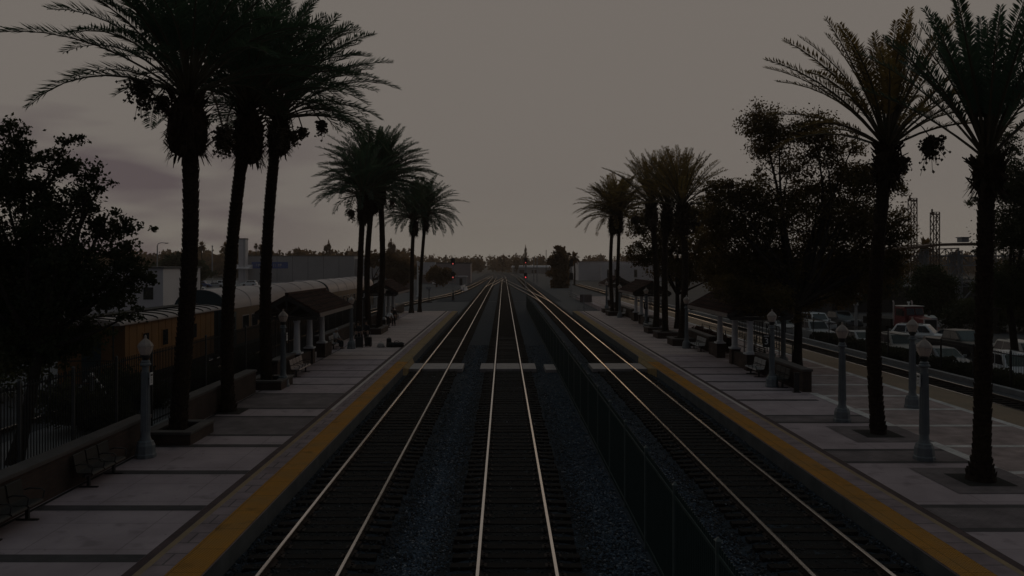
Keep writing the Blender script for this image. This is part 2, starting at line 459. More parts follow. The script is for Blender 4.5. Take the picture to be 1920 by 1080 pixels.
def gravel():
    """loose stones over the ballast near the camera: every stone a squashed octahedron"""
    zones = [(-1.9, -.75, 1.0), (1.1, 2.98, 1.0), (-2.95, -.9, 1.0), (3.12, 5.6, .8), (-5.45, -4.8, .9), (7.5, 8.25, .8)]
    P = []
    for x0, x1, dens in zones:
        for y0, y1, per in ((13.5, 24, 330), (24, 38, 120), (38, 60, 40)):
            k = int((x1 - x0) * (y1 - y0) * per * dens * 1.15)
            P.append(np.stack([nrg.uniform(x0, x1, k), nrg.uniform(y0, y1, k), np.full(k, -.235)], -1))
    # stones lying in between the sleepers
    for tx, _ in TRX:
        k = 9000
        P.append(np.stack([nrg.uniform(tx-1.25, tx+1.25, k), nrg.uniform(13.5, 45, k), np.full(k, -.145)], -1)[:int(k*.6)])
    nb = sum(len(a) for a in P[:-3]); P = np.concatenate(P); n = len(P)
    r = nrg.uniform(.018, .042, n)[:, None] * np.array([1, 1, .75])[None, :] * nrg.uniform(.7, 1.35, (n, 3))
    base = np.array([[1,0,0],[0,1,0],[-1,0,0],[0,-1,0],[0,0,1],[0,0,-1]], float)
    base = base[None] + nrg.normal(0, .22, (n, 6, 3))
    th = nrg.uniform(0, 6.283, n); ti = nrg.uniform(-.6, .6, n)
    Rz = np.zeros((n,3,3)); Rz[:,0,0]=np.cos(th); Rz[:,0,1]=-np.sin(th); Rz[:,1,0]=np.sin(th); Rz[:,1,1]=np.cos(th); Rz[:,2,2]=1
    Rx = np.zeros((n,3,3)); Rx[:,1,1]=np.cos(ti); Rx[:,1,2]=-np.sin(ti); Rx[:,2,1]=np.sin(ti); Rx[:,2,2]=np.cos(ti); Rx[:,0,0]=1
    v = base * r[:, None, :]
    v = np.einsum('nij,nkj->nki', Rx, v); v = np.einsum('nij,nkj->nki', Rz, v)
    V = v + P[:, None, :]
    f = np.array([[0,1,4],[1,2,4],[2,3,4],[3,0,4],[1,0,5],[2,1,5],[3,2,5],[0,3,5]])
    F = (f[None] + (np.arange(n) * 6)[:, None, None]).reshape(-1, 3)
    m2 = mat('pale_ballast_stone', (.24,.255,.28), (.16,.175,.2), scale=9, rough=.8)
    o = np_obj('ballast_gravel', V, F, [M_STONE, m2, mat('oily_stone', (.022,.025,.03), (.012,.014,.017), scale=9, rough=.8)])
    mi = (nrg.random(n) < .11).astype(np.int32); mi[nb:][mi[nb:] == 0] = 2; mi[nb:][nrg.random(n-nb) < .97] = 2; near = np.min(np.abs(P[:, :1] - np.array([[t[0] for t in TRX]])), axis=1); pr_ = np.clip(1.25 - (near - 1.15) / .75, .08, .9); mi[:nb][nrg.random(nb) < pr_[:nb]] = 2; mi = np.repeat(mi, 8)
    o.data.polygons.foreach_set('material_index', mi)
    tag(o, 'loose blue-grey crushed stone ballast lying between the railway tracks', 'gravel', kind='stuff')
gravel()

# ------------------------------------------------------------------ platforms
PZ = .2
def sheet(name, x0, x1, y0, y1, m, z=PZ + .004):
    return struct(name, MB().quad((x0,y0,z),(x1,y0,z),(x1,y1,z),(x0,y1,z)), m)
LE, RE, FE = -5.51, 8.31, 19.8
struct('left_platform', MB().box(-11.3, LE, 3, 96, -1, PZ), [M_CONC])
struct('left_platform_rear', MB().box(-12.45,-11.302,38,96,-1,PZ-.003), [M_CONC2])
struct('right_platform', MB().box(RE, FE, 3, 96, -1, PZ), [M_CONC])
struct('platform_end', MB().box(12.7, FE, 96.002, 140, -1, PZ-.003), [M_CONC])
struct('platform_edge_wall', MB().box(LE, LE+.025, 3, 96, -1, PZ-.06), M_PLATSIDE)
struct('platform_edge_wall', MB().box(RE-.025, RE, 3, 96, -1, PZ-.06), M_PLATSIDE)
# edge strips: yellow domes, pavers, tan line, dark brick line
for sgn, e in ((-1, LE), (1, RE)):
    def sh(name, a, b, y0, y1, m):
        x0, x1 = sorted((e + sgn * a, e + sgn * b))
        sheet(name, x0, x1, y0, y1, m)
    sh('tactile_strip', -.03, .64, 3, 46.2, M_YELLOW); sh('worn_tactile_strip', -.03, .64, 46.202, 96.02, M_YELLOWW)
    sh('paver_strip', .645, 1.08, 3, 96, M_PAVER)
    sh('tan_line', 1.085, 1.22, 3, 31, M_TAN); sh('pale_line', 1.085, 1.22, 31.002, 96, M_PALETAN)
    sh('brick_line', 1.222, 1.42, 3, 96, M_REDBAND)
# left platform cross bands
y = 6.0
LI = LE - 1.424
yb = 15.35 - 3.17 * 3
while yb < 95:
    if not (26.3 < yb < 35):
        hw = .2 if yb < 36 else .12 if yb < 52 else .05
        sheet('cross_band', -10.75, LI, yb - hw, yb + hw, M_BAND if yb < 50 else M_MAUVE)
    yb += 3.17 if yb < 36 else 2.4
for a, b in ((26.4, 29.6), (31.3, 34.8)):
    sheet('brick_panel', -10.75, LI, a, b, M_MAUVE)
    for q in (a, b):
        sheet('cross_band', -10.75, LI, q - .13, q + .13, M_BAND, PZ + .008)
for a in (24.75,):
    pass
# evening light on the far platforms, put into a paler, warmer concrete colour
sheet('lit_tone_concrete', -10.75, LI, 47.5, 96, M_CONC2, PZ + .002)
sheet('lit_tone_concrete', RE + 1.424, 13.05, 50, 96, M_CONC2, PZ + .002)
sheet('drain_channel', -10.86, -10.76, 3, 96, M_DARKMETAL)
# right platform: grey concrete with mauve bands, then the red paving side
RI = RE + 1.424
for a, b in ((11.3,12.8),(17.0,18.65),(22.8,24.3),(28.5,29.8)):
    sheet('brick_panel', RI, 13.35, a, b, M_MAUVE)
    for q in (a, b):
        sheet('cross_band', RI, 13.35, q - .12, q + .12, M_BAND, PZ + .008)
yb = 33.2
while yb < 95:
    hw = .15 if yb < 45 else .06
    sheet('cross_band', RI, 13.05, yb - hw, yb + hw, M_BAND if yb < 45 else M_MAUVE, PZ + .008)
    yb += 2.6
sheet('red_paving', 13.352, 17.7, 3, 139, M_REDPAVE)
sheet('light_line', 13.36, 13.72, 3, 35, M_LIGHTLINE, PZ + .008)
sheet('light_line', 17.702, 18.0, 3, 139, M_LIGHTLINE)
sheet('worn_edge_strip', 18.002, 19.15, 3, 139, M_TANEDGE)
sheet('tactile_strip', 19.152, FE + .03, 3, 139, M_TANEDGE)
yb = 21.5
while yb < 138:
    sheet('light_cross_line', 13.74, 17.69, yb, yb + .28, M_LIGHTLINE, PZ + .008)
    yb += 3.15
# the edge dips towards the crossing: a yellow apron on each side
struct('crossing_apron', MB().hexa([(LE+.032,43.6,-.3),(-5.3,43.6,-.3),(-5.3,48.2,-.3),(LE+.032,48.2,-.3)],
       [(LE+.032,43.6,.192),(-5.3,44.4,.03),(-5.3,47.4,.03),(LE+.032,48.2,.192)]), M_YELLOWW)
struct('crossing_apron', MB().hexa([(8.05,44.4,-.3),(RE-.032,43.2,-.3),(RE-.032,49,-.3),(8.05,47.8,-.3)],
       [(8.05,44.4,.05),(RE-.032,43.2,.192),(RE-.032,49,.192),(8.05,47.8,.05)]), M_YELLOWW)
# crossing panels over the tracks
M_PANEL = mat('crossing_panel_concrete', (.40,.34,.32), (.30,.26,.25), scale=2, rough=.7, bump=.2)
for tx, nm in TRX:
    t = thing('crossing_panels', {'left': 'pale concrete foot crossing slabs across the left track by the platform edge',
        'centre': 'pale concrete foot crossing slabs across the middle track', 'right': 'pale foot crossing slabs across the right track beyond the dark fence'}[nm], 'crossing', (tx, 46, 0), 0, 'foot crossing slabs over the tracks')
    for a, b in ((-1.58,-.815),(-.675,.675),(.815,1.58)):
        MB().box(a, b, -1.25, 1.25, -.22, -.012).build('panel', M_PANEL, t, bevel=.02)
t = thing('walkway_slab', 'small pale slab on the ballast between the middle track and the dark fence', 'slab', (2.72, 46, 0))
MB().box(-.36, .26, -1.2, 1.2, -.26, -.06).build('panel', M_PANEL, t, bevel=.02)
# pit squares around the right-hand palms and lamps
for cx, cy in ((12.45, 20.9), (12.45, 26.6)):
    sheet('brick_surround', cx-1.25, cx+1.25, cy-1.25, cy+1.25, M_MAUVE, PZ + .012)
    sheet('tree_pit', cx-.62, cx+.62, cy-.62, cy+.62, M_SOIL, PZ + .016)
sheet('tree_pit', -11.0, -9.9, 30.0, 31.3, M_SOIL, PZ + .016)

# ------------------------------------------------------------------ railway tracks
RAILPROF = [(-.07,-.172),(.07,-.172),(.07,-.16),(.012,-.135),(.010,-.05),(.036,-.04),(.0375,-.012),(.030,0),(-.030,0),(-.0375,-.012),(-.036,-.04),(-.010,-.05),(-.012,-.135),(-.07,-.16)]
def rail_mesh(path):
    vs, fs, mi = [], [], []
    n = len(RAILPROF)
    for i, p in enumerate(path):
        a = path[max(i-1,0)]; b = path[min(i+1,len(path)-1)]
        dx, dy = b[0]-a[0], b[1]-a[1]; L = sqrt(dx*dx+dy*dy); nx, ny = dy/L, -dx/L
        for u, z in RAILPROF: vs.append((p[0]+nx*u, p[1]+ny*u, z + (p[2] if len(p) > 2 else 0)))
    for i in range(len(path)-1):
        for k in range(n):
            k2 = (k+1) % n
            fs.append((i*n+k, i*n+k2, (i+1)*n+k2, (i+1)*n+k)); mi.append(0 if k in (6,7,8) else 1)
    m = MB(); m.v, m.f, m.m = vs, fs, mi
    return m
def offset_path(path, d):
    out = []
    for i, p in enumerate(path):
        a = path[max(i-1,0)]; b = path[min(i+1,len(path)-1)]
        dx, dy = b[0]-a[0], b[1]-a[1]; L = sqrt(dx*dx+dy*dy)
        out.append((p[0]+dy/L*d, p[1]-dx/L*d) + tuple(p[2:]))
    return out
def smooth_path(pts, step=4):
    out = []
    for i in range(len(pts)-1):
        p0 = pts[max(i-1,0)]; p1 = pts[i]; p2 = pts[i+1]; p3 = pts[min(i+2,len(pts)-1)]
        n = max(2, int(abs(p2[1]-p1[1])/step))
        for k in range(n):
            t = k/n
            m1 = [(p2[j]-p0[j])/2 for j in (0,1)]; m2 = [(p3[j]-p1[j])/2 for j in (0,1)]
            h = [2*t**3-3*t*t+1, t**3-2*t*t+t, -2*t**3+3*t*t, t**3-t*t]
            out.append(tuple(h[0]*p1[j]+h[1]*m1[j]+h[2]*p2[j]+h[3]*m2[j] for j in (0,1)))
    out.append(tuple(pts[-1][:2]))
    return out
TIE_ME = None
def track(label, path, ties=(None, None), dz=0.0, near=100, y_tie=13.0):
    global TIE_ME
    t = thing('railway_track', label, 'railway track')
    path = [(*p[:2], dz) for p in path]
    for d in (-.7525, .7525):
        rail_mesh(offset_path(path, d)).build('rail', [M_RAILTOP, M_RUST], t)
    # sleepers along the path
    L, seg = 0, []
    for i in range(len(path)-1):
        a, b = Vector(path[i][:2]), Vector(path[i+1][:2]); l = (b-a).length; seg.append((L, l, a, b)); L += l
    pos, s, k = [], .2, 0
    while s < L:
        while k < len(seg)-1 and s > seg[k][0]+seg[k][1]: k += 1
        l0, l, a, b = seg[k]; p = a + (b-a)*((s-l0)/l)
        if p.y > y_tie and p.y < 330: pos.append((p.x, p.y, -atan2(b.x-a.x, b.y-a.y)))
        s += .53
    if TIE_ME is None:
        b = MB(); b.box(-1.3,1.3,-.115,.115,-.26,-.12)
        o = b.build('sleeper', [M_TIE, M_RUST], bevel=.012)
        # tie plates and spikes under the two rails
        bb = MB(); bb.v, bb.f, bb.m = list(b.v), list(b.f), list(b.m)
        for sx in (-.7525, .7525):
            bb.box(sx-.17, sx+.17, -.09, .09, -.125, -.1085, 1)
            for ex in (-.1, .1):
                for ey in (-.055, .055): bb.box(sx+ex-.02, sx+ex+.02, ey-.02, ey+.02, -.11, -.08, 1)
        bpy.data.objects.remove(o)
        o = bb.build('sleeper', [M_TIE, M_RUST]); TIE_ME = o.data; bpy.data.objects.remove(o)
    for x, y, a in pos[:near]:
        o = bpy.data.objects.new('sleeper', TIE_ME); COL.objects.link(o); o.parent = t
        o.location = (x + rng.uniform(-.03,.03), y + rng.uniform(-.02,.02), dz - rng.uniform(0,.022)); o.rotation_euler = (0,0,a + rng.uniform(-.022,.022))
    far = MB()
    for x, y, a in pos[near:]:
        c, s_ = cos(a), sin(a)
        q = [(-1.3,-.11),(1.3,-.11),(1.3,.11),(-1.3,.11)]
        w = [(x+u*c-v*s_, y+u*s_+v*c) for u, v in q]
        far.hexa([(*p, dz-.24) for p in w], [(*p, dz-.122) for p in w])
    if far.v: far.build('sleepers', M_TIE, t, fix=False)['kind'] = 'stuff'
    return t
def straight(x, y0, y1, curve=True):
    p = [(x, yy) for yy in np.arange(y0, 330, 6.0)]
    yy = 330
    while yy < y1:                         # the line eases to the left far away
        p.append((x - ((yy-330)/190)**2*5 if curve else x, yy)); yy += 8
    return p
track('left-hand railway track with two bright rails, running beside the left platform edge', straight(TRX[0][0], 4, 500))
track('middle railway track with two bright rails, between the left track and the dark fence', straight(TRX[1][0], 4, 500))
track('right-hand railway track between the dark fence and the right platform', straight(TRX[2][0], 4, 500))
track('outermost railway track on the far right, beside the parked cars', [(21.42, yy) for yy in np.arange(20, 240, 6.0)], near=100, y_tie=26)
sd_path = smooth_path([(-17.3,24),(-17.3,60),(-17.3,92),(-15.8,112),(-13.0,135),(-9.6,172),(-7.5,280),(-6.0,420)], 5)
track('siding track with rusty rails curving in from the left behind the platform', sd_path, dz=-.08, near=40, y_tie=95)
track('crossover track linking the middle track to the left track far ahead', smooth_path([(-3.88,205),(-3.5,225),(-2.6,250),(-1.2,290),(-.2,320),(.2,345)], 6), dz=-.006, near=10, y_tie=400)
track('crossover track linking the right track to the middle track near the red signal', smooth_path([(6.58,118),(6.4,132),(5.6,155),(4.2,190),(2.3,240),(.9,275),(.3,300)], 6), dz=-.006, near=10, y_tie=400)

# ------------------------------------------------------------------ fences
def picket_fence(name, label, x, y0, y1, z0, z1, bay, m, pitch=.11, pk=.02, post=.07, posttop=.06, rails=(.2, .12), group=None, mesh_screen=False, postm=None):
    t = thing(name, label, 'fence', (x, y0, z0), 0, group)
    n = max(1, int(round((y1-y0)/bay))); L = (y1-y0)/n; H = z1-z0
    pm = None; po = None
    for i in range(n+1):
        if po is None:
            po = MB().box(-post/2, post/2, -post/2, post/2, 0, H+posttop); po.hexa([(-post*.7,-post*.7,H+posttop),(post*.7,-post*.7,H+posttop),(post*.7,post*.7,H+posttop),(-post*.7,post*.7,H+posttop)],
                [(-.01,-.01,H+posttop+.05),(.01,-.01,H+posttop+.05),(.01,.01,H+posttop+.05),(-.01,.01,H+posttop+.05)])
            o = po.build('post', postm or m, t)
            pod = o.data
        else:
            o = bpy.data.objects.new('post', pod); COL.objects.link(o); o.parent = t
        o.location = (0, i*L, 0)
        if i == n: break
        if pm is None:
            b = MB()
            k = int((L-post)/pitch)
            for j in range(k):
                yy = post/2 + (j+.5)*(L-post)/k
                b.box(-pk/2, pk/2, yy-pk/2, yy+pk/2, .06, H)
            for r in (rails[0], H-rails[1]):
                b.box(-.02-pk/2, -pk/2-.001, post/2, L-post/2, r-.025, r+.025)
            o = b.build('panel', m, t, fix=False); pm = o.data
        else:
            o = bpy.data.objects.new('panel', pm); COL.objects.link(o); o.parent = t
        o.location = (0, i*L, 0)
    return t
picket_fence('picket_fence', 'long dark green iron picket fence standing on the ballast between the middle and right tracks', 3.05, 8.5, 106, -.25, 1.86, 2.87, M_FENCE, pitch=.115, pk=.024, postm=mat('fence_post_paint', (.11,.14,.135), (.08,.10,.098), scale=4, rough=.4))
picket_fence('picket_fence', 'black iron picket fence behind the low brick wall, in front of the yellow railway car', -12.6, 13, 73, .02, 2.75, 2.62, M_BLACK, pitch=.13, pk=.022, postm=mat('grey_fence_post', (.06,.062,.064), (.045,.046,.048), scale=4, rough=.5))
picket_fence('picket_fence', 'thin black iron fence along the hedge in front of the parked cars', 25.0, 30, 96, -.9, 1.5, 3.1, M_BLACK, pitch=.12, pk=.018)

# ================================================================== VEGETATION
def leaf_quads(P, size, r, flat=0.0, elong=1.7):
    """one rhombic leaf per point"""
    n = len(P)
    u = r.normal(0, 1, (n, 3)); u[:, 2] *= (1 - flat); u[:, 2] -= .25
    u /= np.linalg.norm(u, axis=1)[:, None]
    w = r.normal(0, 1, (n, 3)); v = np.cross(u, w); v /= np.linalg.norm(v, axis=1)[:, None]
    s = size * r.uniform(.6, 1.3, n)[:, None]
    a, b = u * s * elong / 2, v * s / 2
    V = np.stack([P - a, P + b, P + a, P - b], 1).reshape(-1, 3)
    F = np.arange(4 * n).reshape(-1, 4)
    return V, F
def crown_points(blobs, n, r, clump=.34, per=34, shell=.45):
    """leaf positions gathered in clumps through the volume of several ellipsoids"""
    B = np.array([(b[0], b[1], b[2], b[3], b[4] if len(b) > 4 else b[3], b[5] if len(b) > 5 else 1.0) for b in blobs], float)
    wgt = (B[:, 3] ** 2 * B[:, 4]) ** .75 * B[:, 5]; wgt /= wgt.sum()
    nc = max(3, n // per)
    k = r.choice(len(B), nc, p=wgt)
    d = r.normal(0, 1, (nc, 3)); d /= np.linalg.norm(d, axis=1)[:, None]
    rad = (shell + (1 - shell) * r.random(nc)) ** .8 * r.uniform(.75, 1.12, nc)
    c = B[k, :3] + d * rad[:, None] * np.stack([B[k, 3], B[k, 3], B[k, 4]], -1)
    m = r.poisson(per, nc)
    idx = np.repeat(np.arange(nc), m)
    s = clump * np.clip(B[k, 3], .5, 1.7)[idx][:, None] * r.uniform(.5, 1.2, nc)[idx][:, None]
    P = c[idx] + r.normal(0, 1, (len(idx), 3)) * s * np.array([1, 1, .6])
    return P, c
def branchy(mb, base, fork, tips, r0, r, bend=.12, n=7):
    """tapered trunk to the fork, then limbs to each tip"""
    base, fork = Vector(base), Vector(fork)
    def limb(a, b, ra, rb, k=6, nn=6):
        pts, rd = [], []
        off = Vector((r.uniform(-1,1), r.uniform(-1,1), r.uniform(-.3,.6))) * (b-a).length * bend
        for i in range(k+1):
            t = i/k
            pts.append(a.lerp(b, t) + off * sin(pi*t)); rd.append(ra + (rb-ra)*t)
        mb.tube(pts, rd, nn)
        return pts
    pts = []; rd = []
    for i in range(8):
        t = i/7
        pts.append(base.lerp(fork, t) + Vector((sin(t*3.1)*.06, cos(t*2.3)*.05, 0))*(fork-base).length*.2*min(1, 3*t))
        rd.append(r0*(1.35 if i == 0 else 1.08 if i == 1 else 1-.35*t))
    mb.tube(pts, rd, n+3)
    for tp in tips:
        tp = Vector(tp)
        L = limb(pts[-1], tp, r0*.5, r0*.1)
        for j in range(3):
            a = L[r.randint(2, 5)]
            limb(a, a + Vector((r.uniform(-1,1), r.uniform(-1,1), r.uniform(-.2,.8)))*(tp-pts[-1]).length*.2, r0*.14, r0*.04, 3, 5)
def broad_tree(name, label, cat, base, fork, blobs, n, leaf=.14, r0=.25, seed=1, m=None, group=None, clump=.34, shell=.45, per=34, extra_tips=()):
    r = np.random.default_rng(seed); pr = random.Random(seed)
    t = thing(name, label, cat, base, 0, group)
    b0 = Vector(base)
    rel = [(b[0]-b0.x, b[1]-b0.y, b[2]-b0.z, *b[3:]) for b in blobs]
    P, c = crown_points(rel, n, r, clump, per, shell)
    V, F = leaf_quads(P, leaf, r)
    np_obj('crown', V, F, m or M_LEAF, t)
    mb = MB()
    tips = [b[:3] for b in rel if len(b) < 6 or b[5] > .55]
    branchy(mb, (0,0,-.1), Vector(fork)-b0, tips, r0, pr)
    mb.build('trunk', M_BARK, t, smooth=True)
    return t
def bl(Y, *items):
    """crown lumps: (px, py, r_px[, weight, depth offset]) seen at distance Y"""
    out = []
    for it in items:
        dy = it[4] if len(it) > 4 else rng.uniform(-.35, .35) * it[2]/1500*Y
        p = px2d(it[0], it[1], Y + dy); rr = it[2]/1500*Y
        out.append((p.x, p.y, p.z, rr, rr*.85, it[3] if len(it) > 3 else 1.0))
    return out

# ------------------------------------------------------------------ date palms
def frond_geo(r, L, az, el, droop, V, F, stalks, llen=.55, lw=.042, dens=46, twist=0.0, bare=.2):
    n = 16
    p = np.zeros(3); pts = [p.copy()]; tans = []
    a = az
    for i in range(n):
        s = (i + .5) / n
        e = el - droop * s ** 1.35
        a = az + twist * s
        t = np.array([cos(a)*cos(e), sin(a)*cos(e), sin(e)])
        tans.append(t); p = p + t * L / n; pts.append(p.copy())
    tans.append(tans[-1]); pts = np.array(pts); tans = np.array(tans)
    stalks.append((pts, L))
    side0 = np.array([-sin(az), cos(az), 0])
    k = int(dens * L / 4.5)
    for sg in (-1, 1):
        s = np.linspace(bare, .995, k) + r.uniform(-.004, .004, k)
        f = np.clip(s, 0, .999) * n; i = f.astype(int); fr = (f - i)[:, None]
        P = pts[i] * (1-fr) + pts[i+1] * fr
        T = tans[i]
        up = np.cross(T, side0); up /= np.linalg.norm(up, axis=1)[:, None] + 1e-9
        D = T * r.uniform(.55, .85, k)[:, None] + side0 * sg * r.uniform(.55, .8, k)[:, None] + up * r.uniform(.05, .55, k)[:, None]
        D /= np.linalg.norm(D, axis=1)[:, None]
        ll = llen * (.42 + .58 * np.sin(np.pi * np.clip((s - bare + .06) / (1.05 - bare), 0, 1)) ** .7) * r.uniform(.8, 1.1, k)
        Wd = np.cross(D, up); Wd /= np.linalg.norm(Wd, axis=1)[:, None] + 1e-9
        tip = P + D * ll[:, None]; tip[:, 2] -= ll * .1
        mid = P + D * ll[:, None] * .45
        q = np.stack([P, mid + Wd*lw/2, tip, mid - Wd*lw/2], 1)
        V.append(q.reshape(-1, 3))
def palm_meshes(seed, nf, L, up=0.0, low=-.25, r_tr=.26, H=9.0, lean=(0,0), flare=1.5, bulb=1.0, boots=True, leaf=None, fruit=(), dens=46, lw=.042, droop=(.5,1.25), stubs=True, llen=.52, bare=.26, collar=2.1, bow=None):
    """returns list of (part name, mesh builder or arrays, material); origin = trunk base, heart at (lean, H)"""
    r = np.random.default_rng(seed); pr = random.Random(seed)
    parts = []
    # trunk
    mb = MB(); k = int(H/.16); pts, rd = [], []
    for i in range(k+1):
        t = i/k
        x, y = lean[0]*t**1.4 + .05*sin(5*t+seed), lean[1]*t**1.4 + .04*cos(4*t+seed)
        x -= .05*sin(seed)*(1-t); y -= .04*cos(seed)*(1-t); x += (.022*sin(seed*2.7) if bow is None else bow)*H*sin(pi*t); y += .02*H*sin(pi*t)*cos(seed*1.9)
        fl = 1 + (flare-1)*max(0, 1-t*H/.9)**2
        pts.append((x, y, t*H)); rd.append(r_tr*fl*(1.03-.12*t)*(1 + .05*(i % 2) + pr.uniform(-.03,.03)))
    mb.tube(pts, rd, 12)
    if stubs:
        row = 0
        z = .25
        while z < H - .6:
            i = min(k, int(z/H*k)); c = Vector(pts[i]); rr = rd[i]
            for q in range(9):
                a = 2*pi*(q + .5*(row % 2))/9 + pr.uniform(-.1,.1)
                d = Vector((cos(a), sin(a), 0)); s_ = Vector((-sin(a), cos(a), 0))*.075
                b = c + d*(rr-.03)
                mb.hexa([b-s_, b+s_, b+s_*.8+d*.04, b-s_*.8+d*.04], [b-s_*.5+d*.045+Vector((0,0,.13)), b+s_*.5+d*.045+Vector((0,0,.13)), b+s_*.5+d*.062+Vector((0,0,.14)), b-s_*.5+d*.062+Vector((0,0,.14))])
            z += .15; row += 1
    parts.append(('trunk', mb, M_TRUNK, True))
    heart = Vector(pts[-1])
    # collar of cut frond bases below the heart
    if boots:
        mb = MB()
        hb = 1.9*bulb
        mb.lathe([(r_tr*.95,-hb),(r_tr*collar*.86,-hb*.9),(r_tr*collar,-hb*.55),(r_tr*collar*.88,-hb*.2),(r_tr*1.1,.1),(.06,.35)], heart, 14)
        for j in range(int(230*bulb)):
            zz = -hb + hb*1.02*pr.random(); a = pr.uniform(0, 2*pi)
            rr = r_tr*(collar*.9 if zz > -hb*.92 else 1.1)
            d = Vector((cos(a), sin(a), 0)); s_ = Vector((-sin(a), cos(a), 0))*pr.uniform(.05,.085)
            b = heart + d*(rr*.85) + Vector((0,0,zz)); l = pr.uniform(.18,.48)
            tipo = d*l*pr.uniform(.35,.8) + Vector((0,0,l*pr.uniform(.3,1)))
            nrm = Vector((0,0,.03))
            mb.hexa([b-s_, b+s_, b+s_+nrm-d*.03, b-s_+nrm-d*.03], [b-s_*.45+tipo, b+s_*.45+tipo, b+s_*.4+tipo+nrm, b-s_*.4+tipo+nrm])
        # fibres and dead tufts hanging off the collar
        for j in range(int(260*bulb)):
            a = pr.uniform(0,2*pi); d = Vector((cos(a), sin(a), 0)); b = heart + d*r_tr*collar*.9 + Vector((0,0,pr.uniform(-hb,-hb*.2)))
            s_ = Vector((-sin(a), cos(a), 0))*.04
            t_ = d*pr.uniform(.05,.32) + Vector((0,0,-pr.uniform(.1,.42)))
            mb.quad(b-s_, b+s_, b+t_+s_*.3, b+t_-s_*.3)
        parts.append(('frond_collar', mb, M_BOOT, False))
    # fronds
    V, stalks = [], []
    ga = 2.399963
    for j in range(nf):
        t = (j + .5)/nf
        el = low + (1.45 - low) * (t ** (.85 - .35*up)) + pr.uniform(-.1,.1)
        az = j*ga + pr.uniform(-.25,.25)
        dr = droop[0] + (droop[1]-droop[0]) * (1-t) ** .8 * pr.uniform(.75,1.2)
        Lf = L * (1.0 - .22*abs(t-.45)) * pr.uniform(.86,1.08)
        frond_geo(r, Lf, az, el, dr, V, None, stalks, dens=dens, lw=lw, twist=pr.uniform(-.3,.3), llen=llen*min(1.15, L/4.4), bare=bare)
    V = np.concatenate(V) + np.array(heart)
    parts.append(('fronds', (V, np.arange(len(V)).reshape(-1, 4)), leaf or M_FROND, False))
    mb = MB()
    for pts_, Lf in stalks:
        q = [heart + Vector(p) for p in pts_[::2]]
        mb.tube(q, [.045*(1-.9*i/(len(q)-1)) + .004 for i in range(len(q))], 4)
    parts.append(('frond_stalks', mb, M_STALK, False))
    # hanging date bunches on arching stalks
    for j, (a, out, drop, big) in enumerate(fruit):
        mb = MB()
        d = Vector((cos(a), sin(a), 0))
        st = [heart + d*out*t + Vector((0,0,.9*sin(pi*t*.9) - drop*t*t)) for t in (0,.2,.4,.6,.8,1)]
        for w in (-1, 0, 1): mb.tube([q + Vector((0,w*.05,w*.03)) for q in st], .011, 5)
        e = st[-1]
        for q in range(int(110*big)):
            o_ = Vector((pr.gauss(0,.21), pr.gauss(0,.21), -abs(pr.gauss(.36,.32))))*big
            mb.bar(e, e + o_, .012)
            for w in range(3):
                c = e + o_*pr.uniform(.5,1) + Vector((pr.uniform(-.07,.07), pr.uniform(-.07,.07), pr.uniform(-.07,.07))); s = pr.uniform(.035,.065)
                mb.add([c+Vector((s,0,0)), c+Vector((0,s,0)), c-Vector((s,0,0)), c-Vector((0,s,0)), c+Vector((0,0,s)), c-Vector((0,0,s))],
                       [(0,1,4),(1,2,4),(2,3,4),(3,0,4),(1,0,5),(2,1,5),(3,2,5),(0,3,5)])
        parts.append(('date_bunch', mb, M_FRUIT, False))
    return parts
def palm(label, group, base, **k):
    t = thing('date_palm', label, 'palm tree', base, 0, group)
    for nm, g, m, sm in palm_meshes(**k):
        if isinstance(g, MB): g.build(nm, m, t, smooth=sm, fix=nm in ('trunk','date_bunch'))
        else: np_obj(nm, g[0], g[1], m, t)
    return t
def lean_to(px_base, base, px_top, py_top):
    top = px2d(px_top, py_top, base[1])
    return (top.x - base[0], 0), top.z - base[2]
GL, GR = 'date palms along the left platform', 'date palms along the right platform'
def place_palm(label, group, X, Y, z, hx, hy, **k):
    top = px2d(hx, hy, Y)
    return palm(label, group, (X, Y, z), lean=(top.x - X, 0), H=top.z - z, **k)
place_palm('tall date palm in the brick planter behind the nearest left lamp post', GL, -10.55, 25.9, .3, 348, 185, seed=3, nf=58, L=5.9, r_tr=.24, flare=1.25, collar=2.6, fruit=[(pi,1.5,-.35,1.2),(2.7,1.15,.1,.8),(.2,1.1,1.2,.8)], bulb=1.0, dens=60, low=.42, droop=(.25,1.3), bare=.32, llen=.56, lw=.05)
place_palm('date palm leaning right, rooted in a square pit in the left platform paving', GL, -10.55, 30.7, .2, 468, 205, seed=11, nf=64, L=5.4, r_tr=.215, flare=1.5, collar=2.5, fruit=[(pi,.95,1.3,1.1),(.5,1.2,1.0,.8)], bulb=1.1, dens=56, low=.4, droop=(.3,1.25), bare=.3, llen=.56, lw=.05)
place_palm('date palm with curved trunk in the planter behind the second left lamp post', GL, -10.8, 36.6, .3, 524, 225, seed=5, nf=80, L=6.0, bow=-.02, r_tr=.235, flare=1.15, fruit=[(0,1.1,.7,.6),(.15,1.9,.3,.7),(-.5,.9,.9,.7)], bulb=.85, dens=56, low=.28, droop=(.35,1.4), bare=.28, llen=.58, lw=.055, collar=2.1)
place_palm('slim date palm standing just past the first left shelter, left of a close pair', GL, -10.95, 60.5, .2, 681, 372, seed=8, nf=66, L=4.6, r_tr=.22, fruit=[(pi,.9,1.2,.9)], dens=34, lw=.075, stubs=False, low=.15, droop=(.4,1.4))
place_palm('date palm at the low brick planter, left one of the close pair', GL, -11.0, 65.5, .3, 698, 358, seed=9, nf=92, L=5.8, r_tr=.235, dens=36, lw=.08, stubs=False, low=.2, droop=(.4,1.45))
